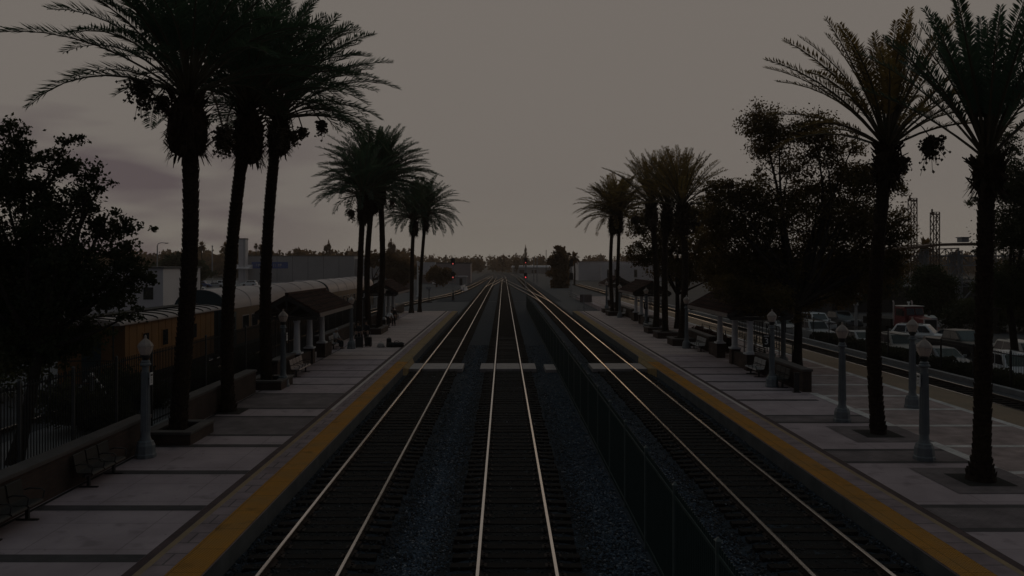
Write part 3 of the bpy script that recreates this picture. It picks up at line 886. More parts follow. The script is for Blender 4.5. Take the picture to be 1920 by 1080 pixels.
place_palm('date palm leaning at the low brick planter, right one of the close pair', GL, -10.35, 66.3, .3, 714, 345, seed=12, nf=92, L=5.4, r_tr=.235, fruit=[(0,1.0,1.5,.9)], dens=36, lw=.08, stubs=False, low=.2, droop=(.4,1.45))
place_palm('date palm at the far end of the left platform, nearer the fence', GL, -10.65, 92.5, .2, 776, 412, seed=14, nf=80, L=5.4, r_tr=.23, dens=30, lw=.1, stubs=False, low=.2, droop=(.4,1.5))
place_palm('thin date palm at the far end of the left platform, nearer the track', GL, -9.85, 94.0, .2, 797, 402, seed=15, nf=80, L=5.2, r_tr=.2, dens=30, lw=.1, stubs=False, low=.0, droop=(.4,1.6))
place_palm('nearest date palm on the right, rooted in a square pit with a flared base', GR, 12.47, 20.9, .2, 1850, 300, seed=21, nf=44, L=4.5, up=.7, low=.72, r_tr=.185, flare=2.0, bulb=.45, droop=(.1,.55), dens=64, llen=.40, bare=.3, lw=.045, collar=1.8)
place_palm('second date palm on the right, in the square pit between two lamp posts', GR, 12.47, 26.6, .2, 1662, 280, seed=23, nf=48, L=5.0, up=.4, low=.42, r_tr=.20, flare=1.2, fruit=[(0,1.45,-.1,1.0),(.6,.9,.5,.6)], bulb=.6, droop=(.1,1.0), leaf=M_FRONDW, dens=60, llen=.38, bare=.3, lw=.045, collar=2.0)
place_palm('date palm in the middle right group, nearest the wooden shelter', GR, 12.42, 56.0, .3, 1279, 388, seed=24, nf=46, L=4.8, up=.5, low=.3, r_tr=.235, fruit=[(.4,1.2,1.2,.8)], droop=(.1,.8), leaf=M_FRONDW, dens=36, lw=.06, stubs=False, llen=.42)
place_palm('date palm in the middle of the right group of three palms', GR, 12.44, 61.4, .3, 1252, 388, seed=25, nf=46, L=4.8, up=.5, low=.3, r_tr=.235, fruit=[(2.6,1.2,1.2,.8)], droop=(.1,.8), leaf=M_FRONDW, dens=36, lw=.06, stubs=False, llen=.42)
place_palm('date palm furthest back in the right group of three palms', GR, 12.5, 65.7, .3, 1222, 385, seed=26, nf=46, L=4.9, up=.5, low=.25, r_tr=.235, fruit=[(2.9,1.3,1.2,.8)], droop=(.1,.85), leaf=M_FRONDW, dens=36, lw=.065, stubs=False, llen=.42)
place_palm('left one of the thin twin palms at the far end of the right platform', GR, 12.0, 88.0, .2, 1149, 408, seed=27, nf=70, L=5.2, up=.2, low=.2, r_tr=.2, leaf=M_FRONDW, dens=30, lw=.09, stubs=False, droop=(.3,1.5))
place_palm('right one of the thin twin palms at the far end of the right platform', GR, 12.55, 88.4, .2, 1160, 405, seed=28, nf=70, L=5.2, up=.2, low=.2, r_tr=.2, leaf=M_FRONDW, dens=30, lw=.09, stubs=False, droop=(.3,1.4))

# ------------------------------------------------------------------ broadleaf trees
broad_tree('broadleaf_tree', 'large dark leafy tree behind the low wall at the left edge', 'tree', (-14.2, 23.2, .06), (-14.1, 24.3, 3.2),
    bl(25, (20,250,34,.8),(45,300,40),(5,340,50),(70,370,50),(128,262,24,.7),(112,305,36),(160,320,30,.8),(185,352,24,.7),(150,375,40),(95,420,56),(190,430,38),(60,490,70),(150,500,62),(205,400,20,.6),(232,425,22,.5),(262,388,20,.35),(288,400,14,.2),(275,425,18,.35),(235,480,40),(110,560,66),(205,550,48),(268,522,28,.7),(292,548,14,.4),(20,560,72),(50,640,60),(110,650,50),(165,630,40,.8),(245,590,22,.7),(-70,330,90),(-80,460,100),(-60,600,90)),
    66000, leaf=.08, r0=.2, seed=31, clump=.24, per=40, shell=.3)
broad_tree('broadleaf_tree', 'huge spreading tree growing through the red paving, behind the right wall', 'tree', (15.7, 42.8, .2), (15.9, 43.2, 3.6),
    bl(45, (1428,232,42,.9),(1462,250,38,.8),(1440,275,36,.7),(1525,250,46,.9),(1545,290,40,.8),(1480,310,36,.6),(1505,345,38,.7),(1430,320,26,.5),(1352,358,34,.9),(1400,375,50),(1465,395,58),(1535,370,46,.9),(1590,330,42,.9),(1600,270,28,.6),(1632,345,48,.9),(1585,405,60),(1640,430,54),(1540,470,72),(1420,455,66),(1365,425,44),(1610,505,60),(1460,520,56),(1385,505,52),(1676,350,26,.5),(1690,400,24,.6),(1680,440,36,.8),(1692,480,24,.6),(1662,500,44),(1500,560,38),(1420,555,34),(1570,550,38),(1345,395,38),(1365,540,34,.9,-2),(1410,560,36,.9,-3),(1455,565,34,.9,-4),(1345,500,40,.9,1),(1330,450,36,.9,2),(1490,590,22,.6,-2)),
    108000, leaf=.09, r0=.27, seed=33, m=M_LEAFW, clump=.25, per=40, shell=.3)
broad_tree('broadleaf_tree', 'bushy tree behind the three right-hand palms', 'tree', (15.2, 70, .2), (15.2, 70, 3.2),
    bl(70, (1205,420,34),(1255,450,48),(1300,410,42),(1240,490,40),(1322,470,46),(1200,478,30),(1330,400,36),(1280,510,40),(1340,520,35)),
    27000, leaf=.125, r0=.25, seed=35, m=M_LEAFW, clump=.2, per=36, shell=.3)
broad_tree('broadleaf_tree', 'tree with open crown behind the nearest right-hand palm', 'tree', (31.5, 49, -.9), (30.6, 48.5, 3.5),
    bl(48, (1885,270,34,.6),(1905,340,55),(1838,375,26,.4),(1895,440,50),(1845,300,28,.4),(1900,530,60),(1950,400,80),(1960,540,80),(1860,540,40),(1830,480,20,.3)),
    60000, leaf=.09, r0=.25, seed=37, m=M_LEAF, clump=.2, per=44, shell=.3)
broad_tree('broadleaf_tree', 'small fresh green tree beside the red truck', 'tree', (45.5, 86, -.9), (45.5, 86, 1.6),
    bl(86, (1738,520,26),(1764,532,24),(1745,556,30),(1722,556,20),(1772,560,20),(1750,580,22)),
    30000, leaf=.13, r0=.2, seed=39, m=M_LEAFG, clump=.3)
broad_tree('broadleaf_tree', 'dark tree in the shade beyond the parked white cars', 'tree', (40, 96, -.9), (40, 96, 2.0),
    bl(96, (1560,520,45),(1610,535,45),(1520,540,40),(1655,530,34),(1470,540,40)), 16000, leaf=.26, r0=.3, seed=41, clump=.32)
broad_tree('broadleaf_tree', 'dark low tree between the steel structure and the dark car', 'tree', (48, 78, -.9), (48, 78, 1.5),
    bl(80, (1815,582,28),(1860,588,36),(1915,575,46),(1790,600,26),(1950,590,50),(1850,610,28)), 26000, leaf=.15, r0=.25, seed=43, clump=.32)
broad_tree('broadleaf_tree', 'dense tall tree beyond the platforms, right of the far red signal', 'tree', (14.9, 205, -.3), (14.9, 205, 4),
    bl(205, (1050,480,15),(1048,500,16),(1052,520,17),(1040,512,12),(1060,498,12),(1045,535,14),(1060,535,10),(1036,490,9),(1062,478,8),(1050,466,9)), 9000, leaf=.42, r0=.35, seed=45, m=M_FARLEAF, clump=.25)
broad_tree('broadleaf_tree', 'round bush-like tree left of the far left red signal', 'tree', (-18, 215, -.3), (-18, 215, 1.2),
    bl(215, (820,512,14),(836,514,12),(808,520,9),(828,524,13),(845,520,9)), 5000, leaf=.4, r0=.25, seed=46, m=M_FARLEAF, clump=.3)
broad_tree('broadleaf_tree', 'dark tree over the parked cars, behind the nearest left palm', 'tree', (-72, 190, -1), (-72, 190, 2),
    bl(190, (345,510,26),(372,502,20),(360,522,22),(330,495,24),(392,515,12),(310,505,20)), 8000, leaf=.45, r0=.3, seed=47, clump=.3)
broad_tree('broadleaf_tree', 'dark tree behind the second left shelter, beside the grey building', 'tree', (-31, 190, -1), (-31, 190, 2),
    bl(190, (735,505,24),(722,488,18),(752,498,18),(760,515,18),(700,490,14),(742,525,20),(770,505,12)), 8000, leaf=.45, r0=.3, seed=48, m=M_FARLEAF, clump=.3)

# shared far crowns, each far tree an object of its own
def far_crowns():
    ms = []
    for s in range(4):
        r = np.random.default_rng(60+s); pr = random.Random(60+s)
        blobs = [(pr.uniform(-.45,.45), pr.uniform(-.4,.4), pr.uniform(.35,.85)*(1.25 if s == 3 else 1), pr.uniform(.22,.4)*(.7 if s == 3 else 1)) for _ in range(9)]
        P, c = crown_points(blobs, 1500, r, .12, 20)
        V, F = leaf_quads(P, .07, r)
        o = np_obj('crown', V, F, M_FARLEAF); me = o.data; bpy.data.objects.remove(o)
        b = MB(); b.tube([(0,0,-.02),(0,.01,.2),(.02,0,.6)], [.035,.028,.012], 6)
        o = b.build('trunk', M_BARK); tm = o.data; bpy.data.objects.remove(o)
        ms.append((me, tm))
    return ms
FC = far_crowns()
def far_tree(label, px, top, wid, Y, k, base=-1.0, group='trees along the skyline'):
    p = px2d(px, top, Y); h = (p.z - base)/1.12; w = wid/1500*Y/1.35
    t = thing('skyline_tree', label, 'tree', (p.x, Y, base), rng.uniform(0,6), group)
    for nm, me in (('crown', FC[k][0]), ('trunk', FC[k][1])):
        o = bpy.data.objects.new(nm, me); COL.objects.link(o); o.parent = t; o.scale = (w, w, h)
for i, (px, top, wid, Y, k, lb) in enumerate([
    (570,459,44,360,0,'domed tree rising above the roof of the grey warehouse'),
    (612,464,20,370,3,'narrow pointed tree above the right half of the grey warehouse roof'),
    (650,460,40,350,1,'broad tree above the right end of the grey warehouse, left of the palm trunks'),
    (690,460,40,330,2,'skyline tree seen between the close pair of left palms'),
    (738,462,26,360,3,'slender airy tree on the skyline right of the close pair of left palms'),
    (752,470,22,380,0,'small round tree on the skyline left of the thin far left palms'),
    (896,478,24,520,1,'low round tree on the skyline right of the left red signal'),
    (942,474,18,540,0,'dome shaped tree on the skyline straight above the tracks'),
    (968,473,16,520,2,'squarish tree on the skyline just left of the centre red signal'),
    (984,470,9,520,3,'narrow tall tree on the skyline directly behind the centre red signal'),
    (1018,476,16,560,1,'small tree on the skyline between the centre signal and the dense tall tree'),
    (352,463,30,330,2,'skyline tree just right of the nearest left palm trunk'),
    (520,466,24,360,1,'skyline tree between the white tower and the curved left palm trunk'),
    (1108,485,16,600,0,'low skyline tree over the left end of the white building'),
    (1128,482,14,600,3,'pointed skyline tree over the middle of the white building'),
    (860,480,22,540,0,'flat topped skyline tree just behind the left red signal'),
    (812,480,30,520,2,'flat skyline tree over the pale canopy building')]):
    far_tree(lb, px, top, wid, Y, k)
def wood():
    r = np.random.default_rng(99); V = []
    for a, b, Y, t0, t1 in ((-200,760,420,468,482),(740,1200,640,478,490),(1180,2100,480,470,488),(300,760,430,476,488)):
        k = int((b-a)/4.5)
        for j in range(k):
            px = a + (b-a)*r.random(); top = r.uniform(t0, t1); d = Y + r.uniform(-30,60)
            p = px2d(px, top, d); h = p.z + 1; R_ = r.uniform(.25,.5)*h
            q = int(150)
            dd = r.normal(0,1,(q,3)); dd /= np.linalg.norm(dd,axis=1)[:,None]
            P = np.array([p.x, d, -1 + h*.55]) + dd*np.array([R_, R_, h*.5])*(r.uniform(.5,1.05,q)[:,None])
            V.append(P)
    P = np.concatenate(V)
    v, f = leaf_quads(P, 1.5, r, elong=1.3)
    tag(np_obj('far_wood', v, f, M_FARLEAF), 'low brown mass of distant trees along the whole horizon', 'woodland', kind='stuff')
wood()
# small fan palms on the skyline
def fan_palm_mesh(seed):
    pr = random.Random(seed); mb = MB()
    for j in range(46):
        a = pr.uniform(0,2*pi); e = pr.uniform(-1.0,1.4); L = pr.uniform(.75,1.1)
        d = Vector((cos(a)*cos(e), sin(a)*cos(e), sin(e))); s = Vector((-sin(a), cos(a), 0))*.22
        m_ = d*L*.6; t_ = d*L + Vector((0,0,-.3*L*(1-sin(e))))
        mb.quad((0,0,0), m_+s, t_, m_-s)
    return mb
FPM = []
for s in (1,2):
    o = fan_palm_mesh(s).build('crown', M_FARLEAF, fix=False); FPM.append(o.data); bpy.data.objects.remove(o)
for px, py, Y, rp, lb in ((378,462,300,11,'small palm on the skyline just right of the nearest left palm trunk'),(423,464,300,12,'bushy small palm on the skyline left of the leaning palm trunk'),(480,461,320,6,'thin skyline palm right beside the white tower'),(488,463,320,6,'thin skyline palm between the white tower and the curved palm trunk'),(1077,482,230,12,'fan palm rising right behind the dense tall tree'),(836,481,420,4,'tiny palm on the skyline left of the left red signal'),(1735,462,150,20,'spiky palm beside the lattice tower of the steel structure')):
    p = px2d(px, py, Y); t = thing('fan_palm', lb, 'palm tree', (p.x, Y, -1), 0, 'small palms on the skyline')
    o = bpy.data.objects.new('crown', FPM[px % 2]); COL.objects.link(o); o.parent = t; o.location = (0,0,p.z+1); sc = rp/1500*Y; o.scale = (sc,)*3
    MB().tube([(0,0,0),(.1,0,(p.z+1)*.5),(0,0,p.z+1)], [.3,.24,.2], 6).build('trunk', M_BARK, t)
# hedge along the car park, red-brown shrubs behind the right wall
def hedge(name, label, x0, x1, y0, y1, z0, z1, n, leaf, m, seed):
    r = np.random.default_rng(seed)
    P = np.stack([r.uniform(x0,x1,n), r.uniform(y0,y1,n), z0 + (z1-z0)*r.random(n)**.6], -1)
    P[:,2] += .12*np.sin(P[:,1]*2.3) + .08*np.sin(P[:,1]*5.1+1) * (P[:,2]-z0)
    v, f = leaf_quads(P, leaf, r)
    t = thing(name, label, 'hedge', ((x0+x1)/2, (y0+y1)/2, z0))
    o = np_obj('foliage', v - np.array([(x0+x1)/2,(y0+y1)/2,z0]), f, m, t)
    b = MB()
    yy = y0 + .3
    while yy < y1: b.tube([(0, yy-(y0+y1)/2, -.05),(.05, yy-(y0+y1)/2+.05, (z1-z0)*.7)], [.03,.012], 5); yy += .9
    b.build('stems', M_BARK, t)
hedge('hedge', 'long dark clipped hedge behind the iron fence, below the parked cars', 25.4, 26.5, 30, 66, -.9, .22, 22000, .13, M_LEAF, 5)
M_REDLEAF = mat('red_brown_leaf', (.085,.03,.018), (.045,.02,.014), scale=1.5, rough=.7, transl=.25)
hedge('shrub_row', 'row of low red-brown shrubs behind the right wall beside the shelter', 13.75, 14.5, 50, 59, .2, 1.15, 5000, .12, M_REDLEAF, 6)

for i, (x, y, rr, hh, lb) in enumerate(((-14.6,28,1.3,2.2,'rounded bush added to darken the ground behind the left fence, below the leafy tree'),(-14.9,32,1.4,2.4,'bush added to darken behind the left fence, in front of the yellow caboose end'),(-17.5,24.5,1.5,2.6,'bush added for darkness at the left edge, behind the big leafy tree trunk'),(-20.5,29.5,2.2,3.6,'tall bush added to deepen the shade left of the yellow caboose'),(-14.2,38,1.0,1.5,'low bush added to darken under the caboose, between the palm trunks'),(-14.2,44,1.0,1.5,'low bush added to darken beneath the train end, between the palm trunks'),(-24,36,3.0,5.0,'large shrub mass added for darkness far left beyond the striped trestle'))):
    r = np.random.default_rng(70+i)
    t = thing('bush', lb, 'bush', (x, y, -.3), 0, 'bushes added to darken behind the left fence')  # added planting: fills the bright ground behind the fence with darkness
    bb = [(rr*.5*cos(k*1.3+i), rr*.5*sin(k*1.7), hh*(.3+.12*(k%4)), rr*.62, hh*.3) for k in range(7)]
    P, c = crown_points(bb, 5000, r, .3, 24, .2)
    P[:,2] = np.abs(P[:,2])
    V, F = leaf_quads(P, .12, r); np_obj('foliage', V, F, M_LEAF, t)
    b = MB()
    for k in range(6): b.tube([(0,0,-.05),(rr*.3*cos(k), rr*.3*sin(k), hh*.4),(rr*.55*cos(k+.2), rr*.55*sin(k+.2), hh*.75)], [.05,.035,.012], 5)
    b.build('stems', M_BARK, t)

# ================================================================== PLATFORM FURNITURE
def lettering(name, txt, size, m, parent, loc, rot, depth=.004):
    c = bpy.data.curves.new(name, 'FONT'); c.body = txt; c.size = size; c.extrude = depth; c.align_x = 'CENTER'; c.align_y = 'CENTER'
    o = bpy.data.objects.new(name, c); COL.objects.link(o)
    me = bpy.data.meshes.new_from_object(o); bpy.data.objects.remove(o)
    me.name = name; me.materials.clear(); me.materials.append(m)
    o = bpy.data.objects.new(name, me); COL.objects.link(o); o.parent = parent; o.location = loc; o.rotation_euler = rot
    return o
# ---- street lamps
def lamp_proto(label, loc):
    t = thing('street_lamp', label, 'street lamp', loc, 0, 'lamp posts on the platforms')
    b = MB()
    b.lathe([(.30,0),(.30,.10),(.275,.13),(.265,.36),(.235,.42),(.225,.47),(.18,.50)], n=8, rot=pi/8)
    b.build('base', M_POSTGREY, t, bevel=.012)
    b = MB(); b.lathe([(.17,.501),(.15,.56),(.13,.62),(.128,.9),(.096,2.62),(.096,2.66)], n=16)
    for k in range(12):
        a = 2*pi*k/12
        b.bar((.125*cos(a), .125*sin(a), .75), (.098*cos(a), .098*sin(a), 2.5), .022)
    b.build('shaft', M_POSTGREY, t, smooth=True)
    b = MB(); b.lathe([(.10,2.661),(.155,2.69),(.16,2.73),(.12,2.77),(.13,2.80),(.10,2.84)], n=16); b.build('capital', M_POSTGREY, t, smooth=True)
    b = MB(); b.lathe([(.085,2.841),(.085,2.88),(.13,2.91),(.135,2.97),(.115,2.995)], n=16); b.build('lantern_collar', M_BLACK, t, smooth=True)
    b = MB(); b.lathe([(.125,2.996),(.15,3.03),(.192,3.14),(.214,3.23),(.214,3.245)], n=8, rot=pi/8)
    g = b.build('lantern', M_LANT, t)
    b = MB()
    for k in range(8):
        a = 2*pi*k/8 + pi/8
        b.bar((.127*cos(a), .127*sin(a), 3.0), (.217*cos(a), .217*sin(a), 3.24), .012)
    b.lathe([(.221,3.235),(.225,3.25),(.221,3.262)], n=8, rot=pi/8)
    b.build('lantern_frame', M_LANTCAP, t)
    b = MB(); b.lathe([(.216,3.262),(.20,3.31),(.135,3.39),(.07,3.45),(.045,3.465),(.03,3.50),(.036,3.53),(.012,3.58)], n=8, rot=pi/8); b.build('lantern_lid', M_LANTCAP, t)
    return t
def plate(t, side):
    b = MB(); b.box(-.012, .012, -.09, .09, 2.12, 2.48)
    o = b.build('sign_plate', M_SIGNWHITE, t, bevel=.004); o.location = (side*.175, -.02, 0)
    b = MB()
    b.box(-.014, .014, -.065, .065, 2.38, 2.43)
    for q in range(4): b.box(-.014, .014, -.06, .06-.02*(q % 2), 2.19+q*.042, 2.205+q*.042)
    b.build('sign_print', M_DARKMETAL, o)
    MB().box(-.08, 0, -.01, .01, 2.28, 2.32).build('sign_bracket', M_DARKMETAL, o).scale = (side, 1, 1)
LP = [(-10.47,23.4,'nearest left lamp post, with a white plate on its shaft',1),
      (-10.16,36.9,'left platform lamp post with a bright pale lantern in front of the shelter gable',1),
      (-10.15,53.4,'lamp post by the far corner of the first left shelter, beside the seated person',0),
      (-10.85,72.4,'lamp post at the near corner of the second left shelter, beside the white-shirted person',0),
      (12.15,23.1,'nearest right lamp post, with a white plate, left of the nearest right palm',-1),
      (12.15,28.7,'right lamp post standing on a mauve brick band, left of the second palm',0),
      (12.35,36.8,'lamp post on the right platform carrying the number 3 sign by the wall end',0),
      (12.26,53.6,'lamp post with a rounded lantern beside the back corner of the first right shelter',0),
      (12.75,71.5,'lamp post on the right platform carrying the number 1 sign at the second shelter',0),
      (12.25,84.3,'lamp post right beside the twin thin palms on the right platform',0),
      (12.9,100,'farthest lamp post, beyond the twin thin palms by the third shelter',0),
      (16.05,31.4,'lamp post out on the red paving on the right, between the two nearest palms',0),
      (15.6,44.6,'lamp post on the red paving behind the right wall, left of the big tree trunk',0)]
l0 = None
for x, y, lb, sg in LP:
    if l0 is None: l0 = lamp_proto(lb, (x, y, PZ)); l = l0; first = (l, sg)
    else: l = dup(l0, (x, y, PZ), 0, lb)
    l['_s'] = sg
lamps = [o for o in COL.objects if o.name.startswith('street_lamp') and o.parent is None]
for l in lamps:
    if l['_s']: plate(l, l['_s'])
    del l['_s']
def number_sign(x, y, z, num, label):
    t = thing('number_sign', label, 'sign', (x, y, z))
    MB().box(-.17,.17,-.015,.015,-.3,.3).build('board', M_BLACK, t, bevel=.01)
    lettering('numeral', num, .42, M_SIGNWHITE, t, (0,-.018,-.03), (pi/2,0,0))
    MB().box(-.12,.12,-.019,-.0155,.2,.235).build('stripe', M_SIGNWHITE, t)
    MB().box(.171,.26,-.012,.012,-.22,-.19).box(.171,.26,-.012,.012,.19,.22).build('bracket', M_DARKMETAL, t)
p = px2d(1437, 639, 36.75); number_sign(p.x, p.y, p.z, '3', 'black sign with white number 3 hung on a right platform lamp post')
p = px2d(1210.5, 573, 71.4); number_sign(p.x, p.y, p.z, '1', 'black sign with white number 1 hung on the lamp post by the second right shelter')

t = thing('pole_sign', 'dark sign with a pale U on a thin pole by the left palm pair', 'sign', (-11.2, 63.6, PZ))
MB().box(-.03,.03,-.03,.03,0,2.85).build('post', M_POSTGREY, t)
MB().box(-.24,.24,-.05,-.031,2.85-.05,3.45).build('board', M_BLACK, t, bevel=.01)
lettering('letter', 'U', .52, M_SIGNWHITE, t, (0,-.054,3.12), (pi/2,0,0))
# ---- low brick walls
def low_wall(label, x0, x1, runs, H=1.0, cap=.1, endpier=None):
    for (y0, y1, lb) in runs:
        t = thing('brick_wall', lb, 'wall', ((x0+x1)/2, y0, PZ), 0, label)
        w = (x1-x0)/2
        MB().box(-w, w, 0, y1-y0, -.2, H-.1).build('brickwork', M_BRICK, t)
        MB().box(-w-.05, w+.05, -.05, y1-y0+.05, H-.099, H+.01).build('coping', M_CAP, t, bevel=.02)
low_wall('low brick walls at the back of the platforms', -11.3, -10.9, [(8,24.7,'near low brick wall with flat coping behind the left benches'),(27.2,35.2,'low brick wall between the first two left palm planters'),(38.6,41.8,'short low brick wall just before the first left shelter')])
low_wall('low brick walls at the back of the platforms', -12.2, -11.8, [(51.6,63.5,'low brick wall behind the seated person, between the left shelters'),(69.2,95,'far low brick wall along the second left shelter')])
low_wall('low brick walls at the back of the platforms', 13.2, 13.6, [(35.3,41.9,'low brick wall ending in the open near the number 3 lamp post'),(51.3,58,'low brick wall in front of the red-brown shrubs'),(68,72.5,'short brick wall just before the second right shelter'),(82.5,94,'far right low brick wall behind the twin thin palms')])
def planter(lb, x, y, w, l, h=.5):
    t = thing('planter', lb, 'planter', (x, y, PZ), 0, 'brick planters round the palms')
    b = MB(); q = .28
    b.box(-w/2,w/2,-l/2,-l/2+q,0,h-.09).box(-w/2,w/2,l/2-q,l/2,0,h-.09).box(-w/2,-w/2+q,-l/2+q,l/2-q,0,h-.09).box(w/2-q,w/2,-l/2+q,l/2-q,0,h-.09)
    b.build('brickwork', M_BRICK, t)
    b = MB(); e = .04
    b.box(-w/2-e,w/2+e,-l/2-e,-l/2+q+e,h-.089,h).box(-w/2-e,w/2+e,l/2-q-e,l/2+e,h-.089,h).box(-w/2-e,-w/2+q+e,-l/2+q+e+.002,l/2-q-e-.002,h-.089,h).box(w/2-q-e,w/2+e,-l/2+q+e+.002,l/2-q-e-.002,h-.089,h)
    b.build('coping', M_CAP, t, bevel=.015)
    MB().quad((-w/2+q,-l/2+q,h-.2),(w/2-q,-l/2+q,h-.2),(w/2-q,l/2-q,h-.2),(-w/2+q,l/2-q,h-.2)).build('soil', M_SOIL, t)
planter('brick planter round the nearest left palm, behind the lamp post', -10.5, 25.9, 1.5, 2.0, .42)
planter('brick planter round the curved-trunk left palm by the beige seats', -10.75, 36.8, 1.6, 2.0, .42)
planter('long brick planter holding the close pair of left palms', -10.65, 66, 1.7, 4.0)
planter('brick planter round the palm nearest the first right shelter', 12.45, 56.0, 1.6, 1.9)
planter('brick planter round the middle palm of the right group', 12.45, 61.4, 1.6, 1.9)
planter('brick planter round the farthest palm of the right group', 12.5, 65.8, 1.6, 1.9)
planter('low planter round the twin thin palms on the right', 12.35, 88.2, 1.9, 2.4)
planter('low planter at the far end of the right platform, past the twin palms', 12.3, 93.4, 1.5, 1.9, .45)

# ---- shelters
def shelter(label, x, y0, L, side, group='platform shelters'):
    """x = ridge; side = +1 when the track is toward +x"""
    t = thing('platform_shelter', label, 'shelter', (x, y0, PZ), 0, group)
    W_, ze, zr = 1.72, 3.06, 4.02
    b = MB()                                       # two tiled slopes with thickness
    th = .12
    for s in (-1, 1):
        b.hexa([(0,0,zr-th),(s*W_,0,ze-th),(s*W_,L,ze-th),(0,L,zr-th)], [(0,0,zr),(s*W_,0,ze),(s*W_,L,ze),(0,L,zr)])
    # rolls of tile down each slope
    k = int(L/.3)
    for s in (-1, 1):
        for j in range(k):
            yy = .15 + j*(L-.3)/(k-1)
            b.bar((0,yy,zr+.012), (s*W_*1.005,yy,ze+.012), .13, .06)
    b.bar((0,-.03,zr+.05),(0,L+.03,zr+.05), .2, .12)
    b.build('roof', M_TILE, t)
    b = MB()
    for s in (-1,1): b.box(min(s*W_,s*(W_+.05)), max(s*W_,s*(W_+.05)), -.02, L+.02, ze-.22, ze-.02)
    b.build('fascia', M_FASCIA, t)
    for yy in (.0, L):                              # open timber gables
        b = MB()
        for s in (-1,1): b.bar((0,yy,zr-.17),(s*W_,yy,ze-.2), .07, .2)
        b.bar((-W_+.1,yy,ze-.28),(W_-.1,yy,ze-.28), .08, .16)
        b.bar((0,yy,ze-.2),(0,yy,zr-.2), .1, .1, up=(0,1,0))
        for s in (-1,1): b.bar((0,yy,ze-.15),(s*.75,yy,zr-.55), .08, .1)
        b.build('gable_truss', M_TIMBER, t)
    xf = side*.42
    b = MB()
    b.box(xf-.08, xf+.08, .1, L-.1, ze-.42, ze-.28)
    for s in (-1,1): b.box(s*1.0-.05, s*1.0+.05, .1, L-.1, ze-.1, ze+.02)
    k = int(L/1.1)
    for j in range(k):
        yy = .5 + j*(L-1)/(k-1); b.box(-W_+.05, W_-.05, yy-.04, yy+.04, ze-.19, ze-.11)
    b.build('roof_beams', M_TIMBER, t)
    xf = side*.42
    ys = [.4, 3.2, 6.3, L-.35]
    for xx in (xf,):
        for yy in ys[:3]:
            ph = .92
            pd = MB().box(-.25,.25,-.25,.25,0,ph-.07).build('pedestal', M_BRICK, t); pd.location = (xx, yy, 0)
            cp = MB().box(-.29,.29,-.29,.29,ph-.069,ph+.02).build('pedestal_cap', M_WHITE, pd, bevel=.015)
            cl = MB().lathe([(.21,ph+.021),(.21,ph+.09),(.172,ph+.12),(.168,1.6),(.148,ze-.56),(.185,ze-.52),(.185,ze-.425)], n=18).build('column', M_WHITE, t, smooth=True)
            cl.location = (xx, yy, 0)
    # low brick wall between the pedestals, lattice panel at the back
    for i in (0, 2):
        MB().box(xf-.15, xf+.15, ys[i]+.252, ys[i+1]-.252, 0, .75).build('infill_wall', M_BRICK, t)
    b = MB(); xb = -side*1.25
    for i in range(3):
        a, c = ys[i]+.35, ys[i+1]-.35
        for q in range(6): b.box(xb-.015, xb+.015, a+q*(c-a)/5-.02, a+q*(c-a)/5+.02, 1.1, 2.3)
        for q in range(4): b.box(xb-.03, xb-.0155, a, c, 1.1+q*.39, 1.14+q*.39)
    b.build('lattice', M_DARKMETAL, t)
    return t
shelter('near left shelter with red-brown tiled gable roof and white columns', -11.45, 42.3, 9.0, 1)
shelter('second left shelter, small dark tiled roof beyond the first palms', -11.45, 73.7, 8.9, 1)
shelter('near right shelter under the huge spreading tree, dark tiled roof', 13.52, 42.1, 9.0, -1)
shelter('second right shelter with white columns behind the number 1 sign', 13.52, 72.8, 9.0, -1)
shelter('farthest right shelter, beyond the twin thin palms', 14.6, 100.5, 8.0, -1)

# ---- benches: bucket seats on a beam
def bench(label, x, y, n, side, m, group='metal benches along the platforms'):
    t = thing('bench', label, 'bench', (x, y, PZ), 0, group)
    for i in range(n):
        yy = (i-(n-1)/2)*.6
        prof = [(-.30,.86),(-.27,.84),(-.235,.62),(-.20,.45),(-.15,.415),(.0,.41),(.16,.425),(.215,.40),(.23,.37)]
        b = MB(); vs = []
        for k, (u, z) in enumerate(prof):
            for w in (-.27, .27):
                vs.append((side*u, w, z)); 
        for (u, z) in prof:
            for w in (-.27, .27): vs.append((side*(u-.012), w, z-.02))
        N = len(prof); fs = []
        for k in range(N-1):
            fs += [(2*k,2*k+1,2*k+3,2*k+2), (2*N+2*k+1,2*N+2*k,2*N+2*k+2,2*N+2*k+3), (2*k,2*k+2,2*N+2*k+2,2*N+2*k), (2*k+3,2*k+1,2*N+2*k+1,2*N+2*k+3)]
        fs += [(1,0,2*N,2*N+1), (2*N-2,2*N-1,4*N-1,4*N-2)]
        b.add(vs, fs)
        s = b.build('seat', m, t, smooth=True); s.location = (0, yy, 0)
    for i in range(n+1):
        yy = (i-n/2)*.6
        b = MB(); b.tube([(side*-.22,yy,.6),(side*-.1,yy,.64),(side*.16,yy,.63),(side*.23,yy,.58),(side*.2,yy,.42)], .016, 6); b.build('armrest', M_BLACK, t, smooth=True)
    b = MB(); b.box(-.04,.04,-n*.3,n*.3,.31,.37); b.build('beam', M_BLACK, t)
    for yy in ((-n*.3+.25), (n*.3-.25)):
        b = MB(); b.box(-.035,.035,yy-.035,yy+.035,.03,.309); b.box(-.24,.24,yy-.035,yy+.035,0,.0295)
        b.build('leg', M_BLACK, t)
    return t
M_SEATD = mat('dark_mesh_seat', (.018,.017,.016), (.013,.012,.012), scale=60, rough=.6)
M_SEATB = mat('beige_seat', (.33,.26,.24), (.27,.21,.2), scale=6, rough=.5)
M_SEATG = mat('grey_seat', (.30,.29,.29), (.22,.21,.21), scale=6, rough=.5)
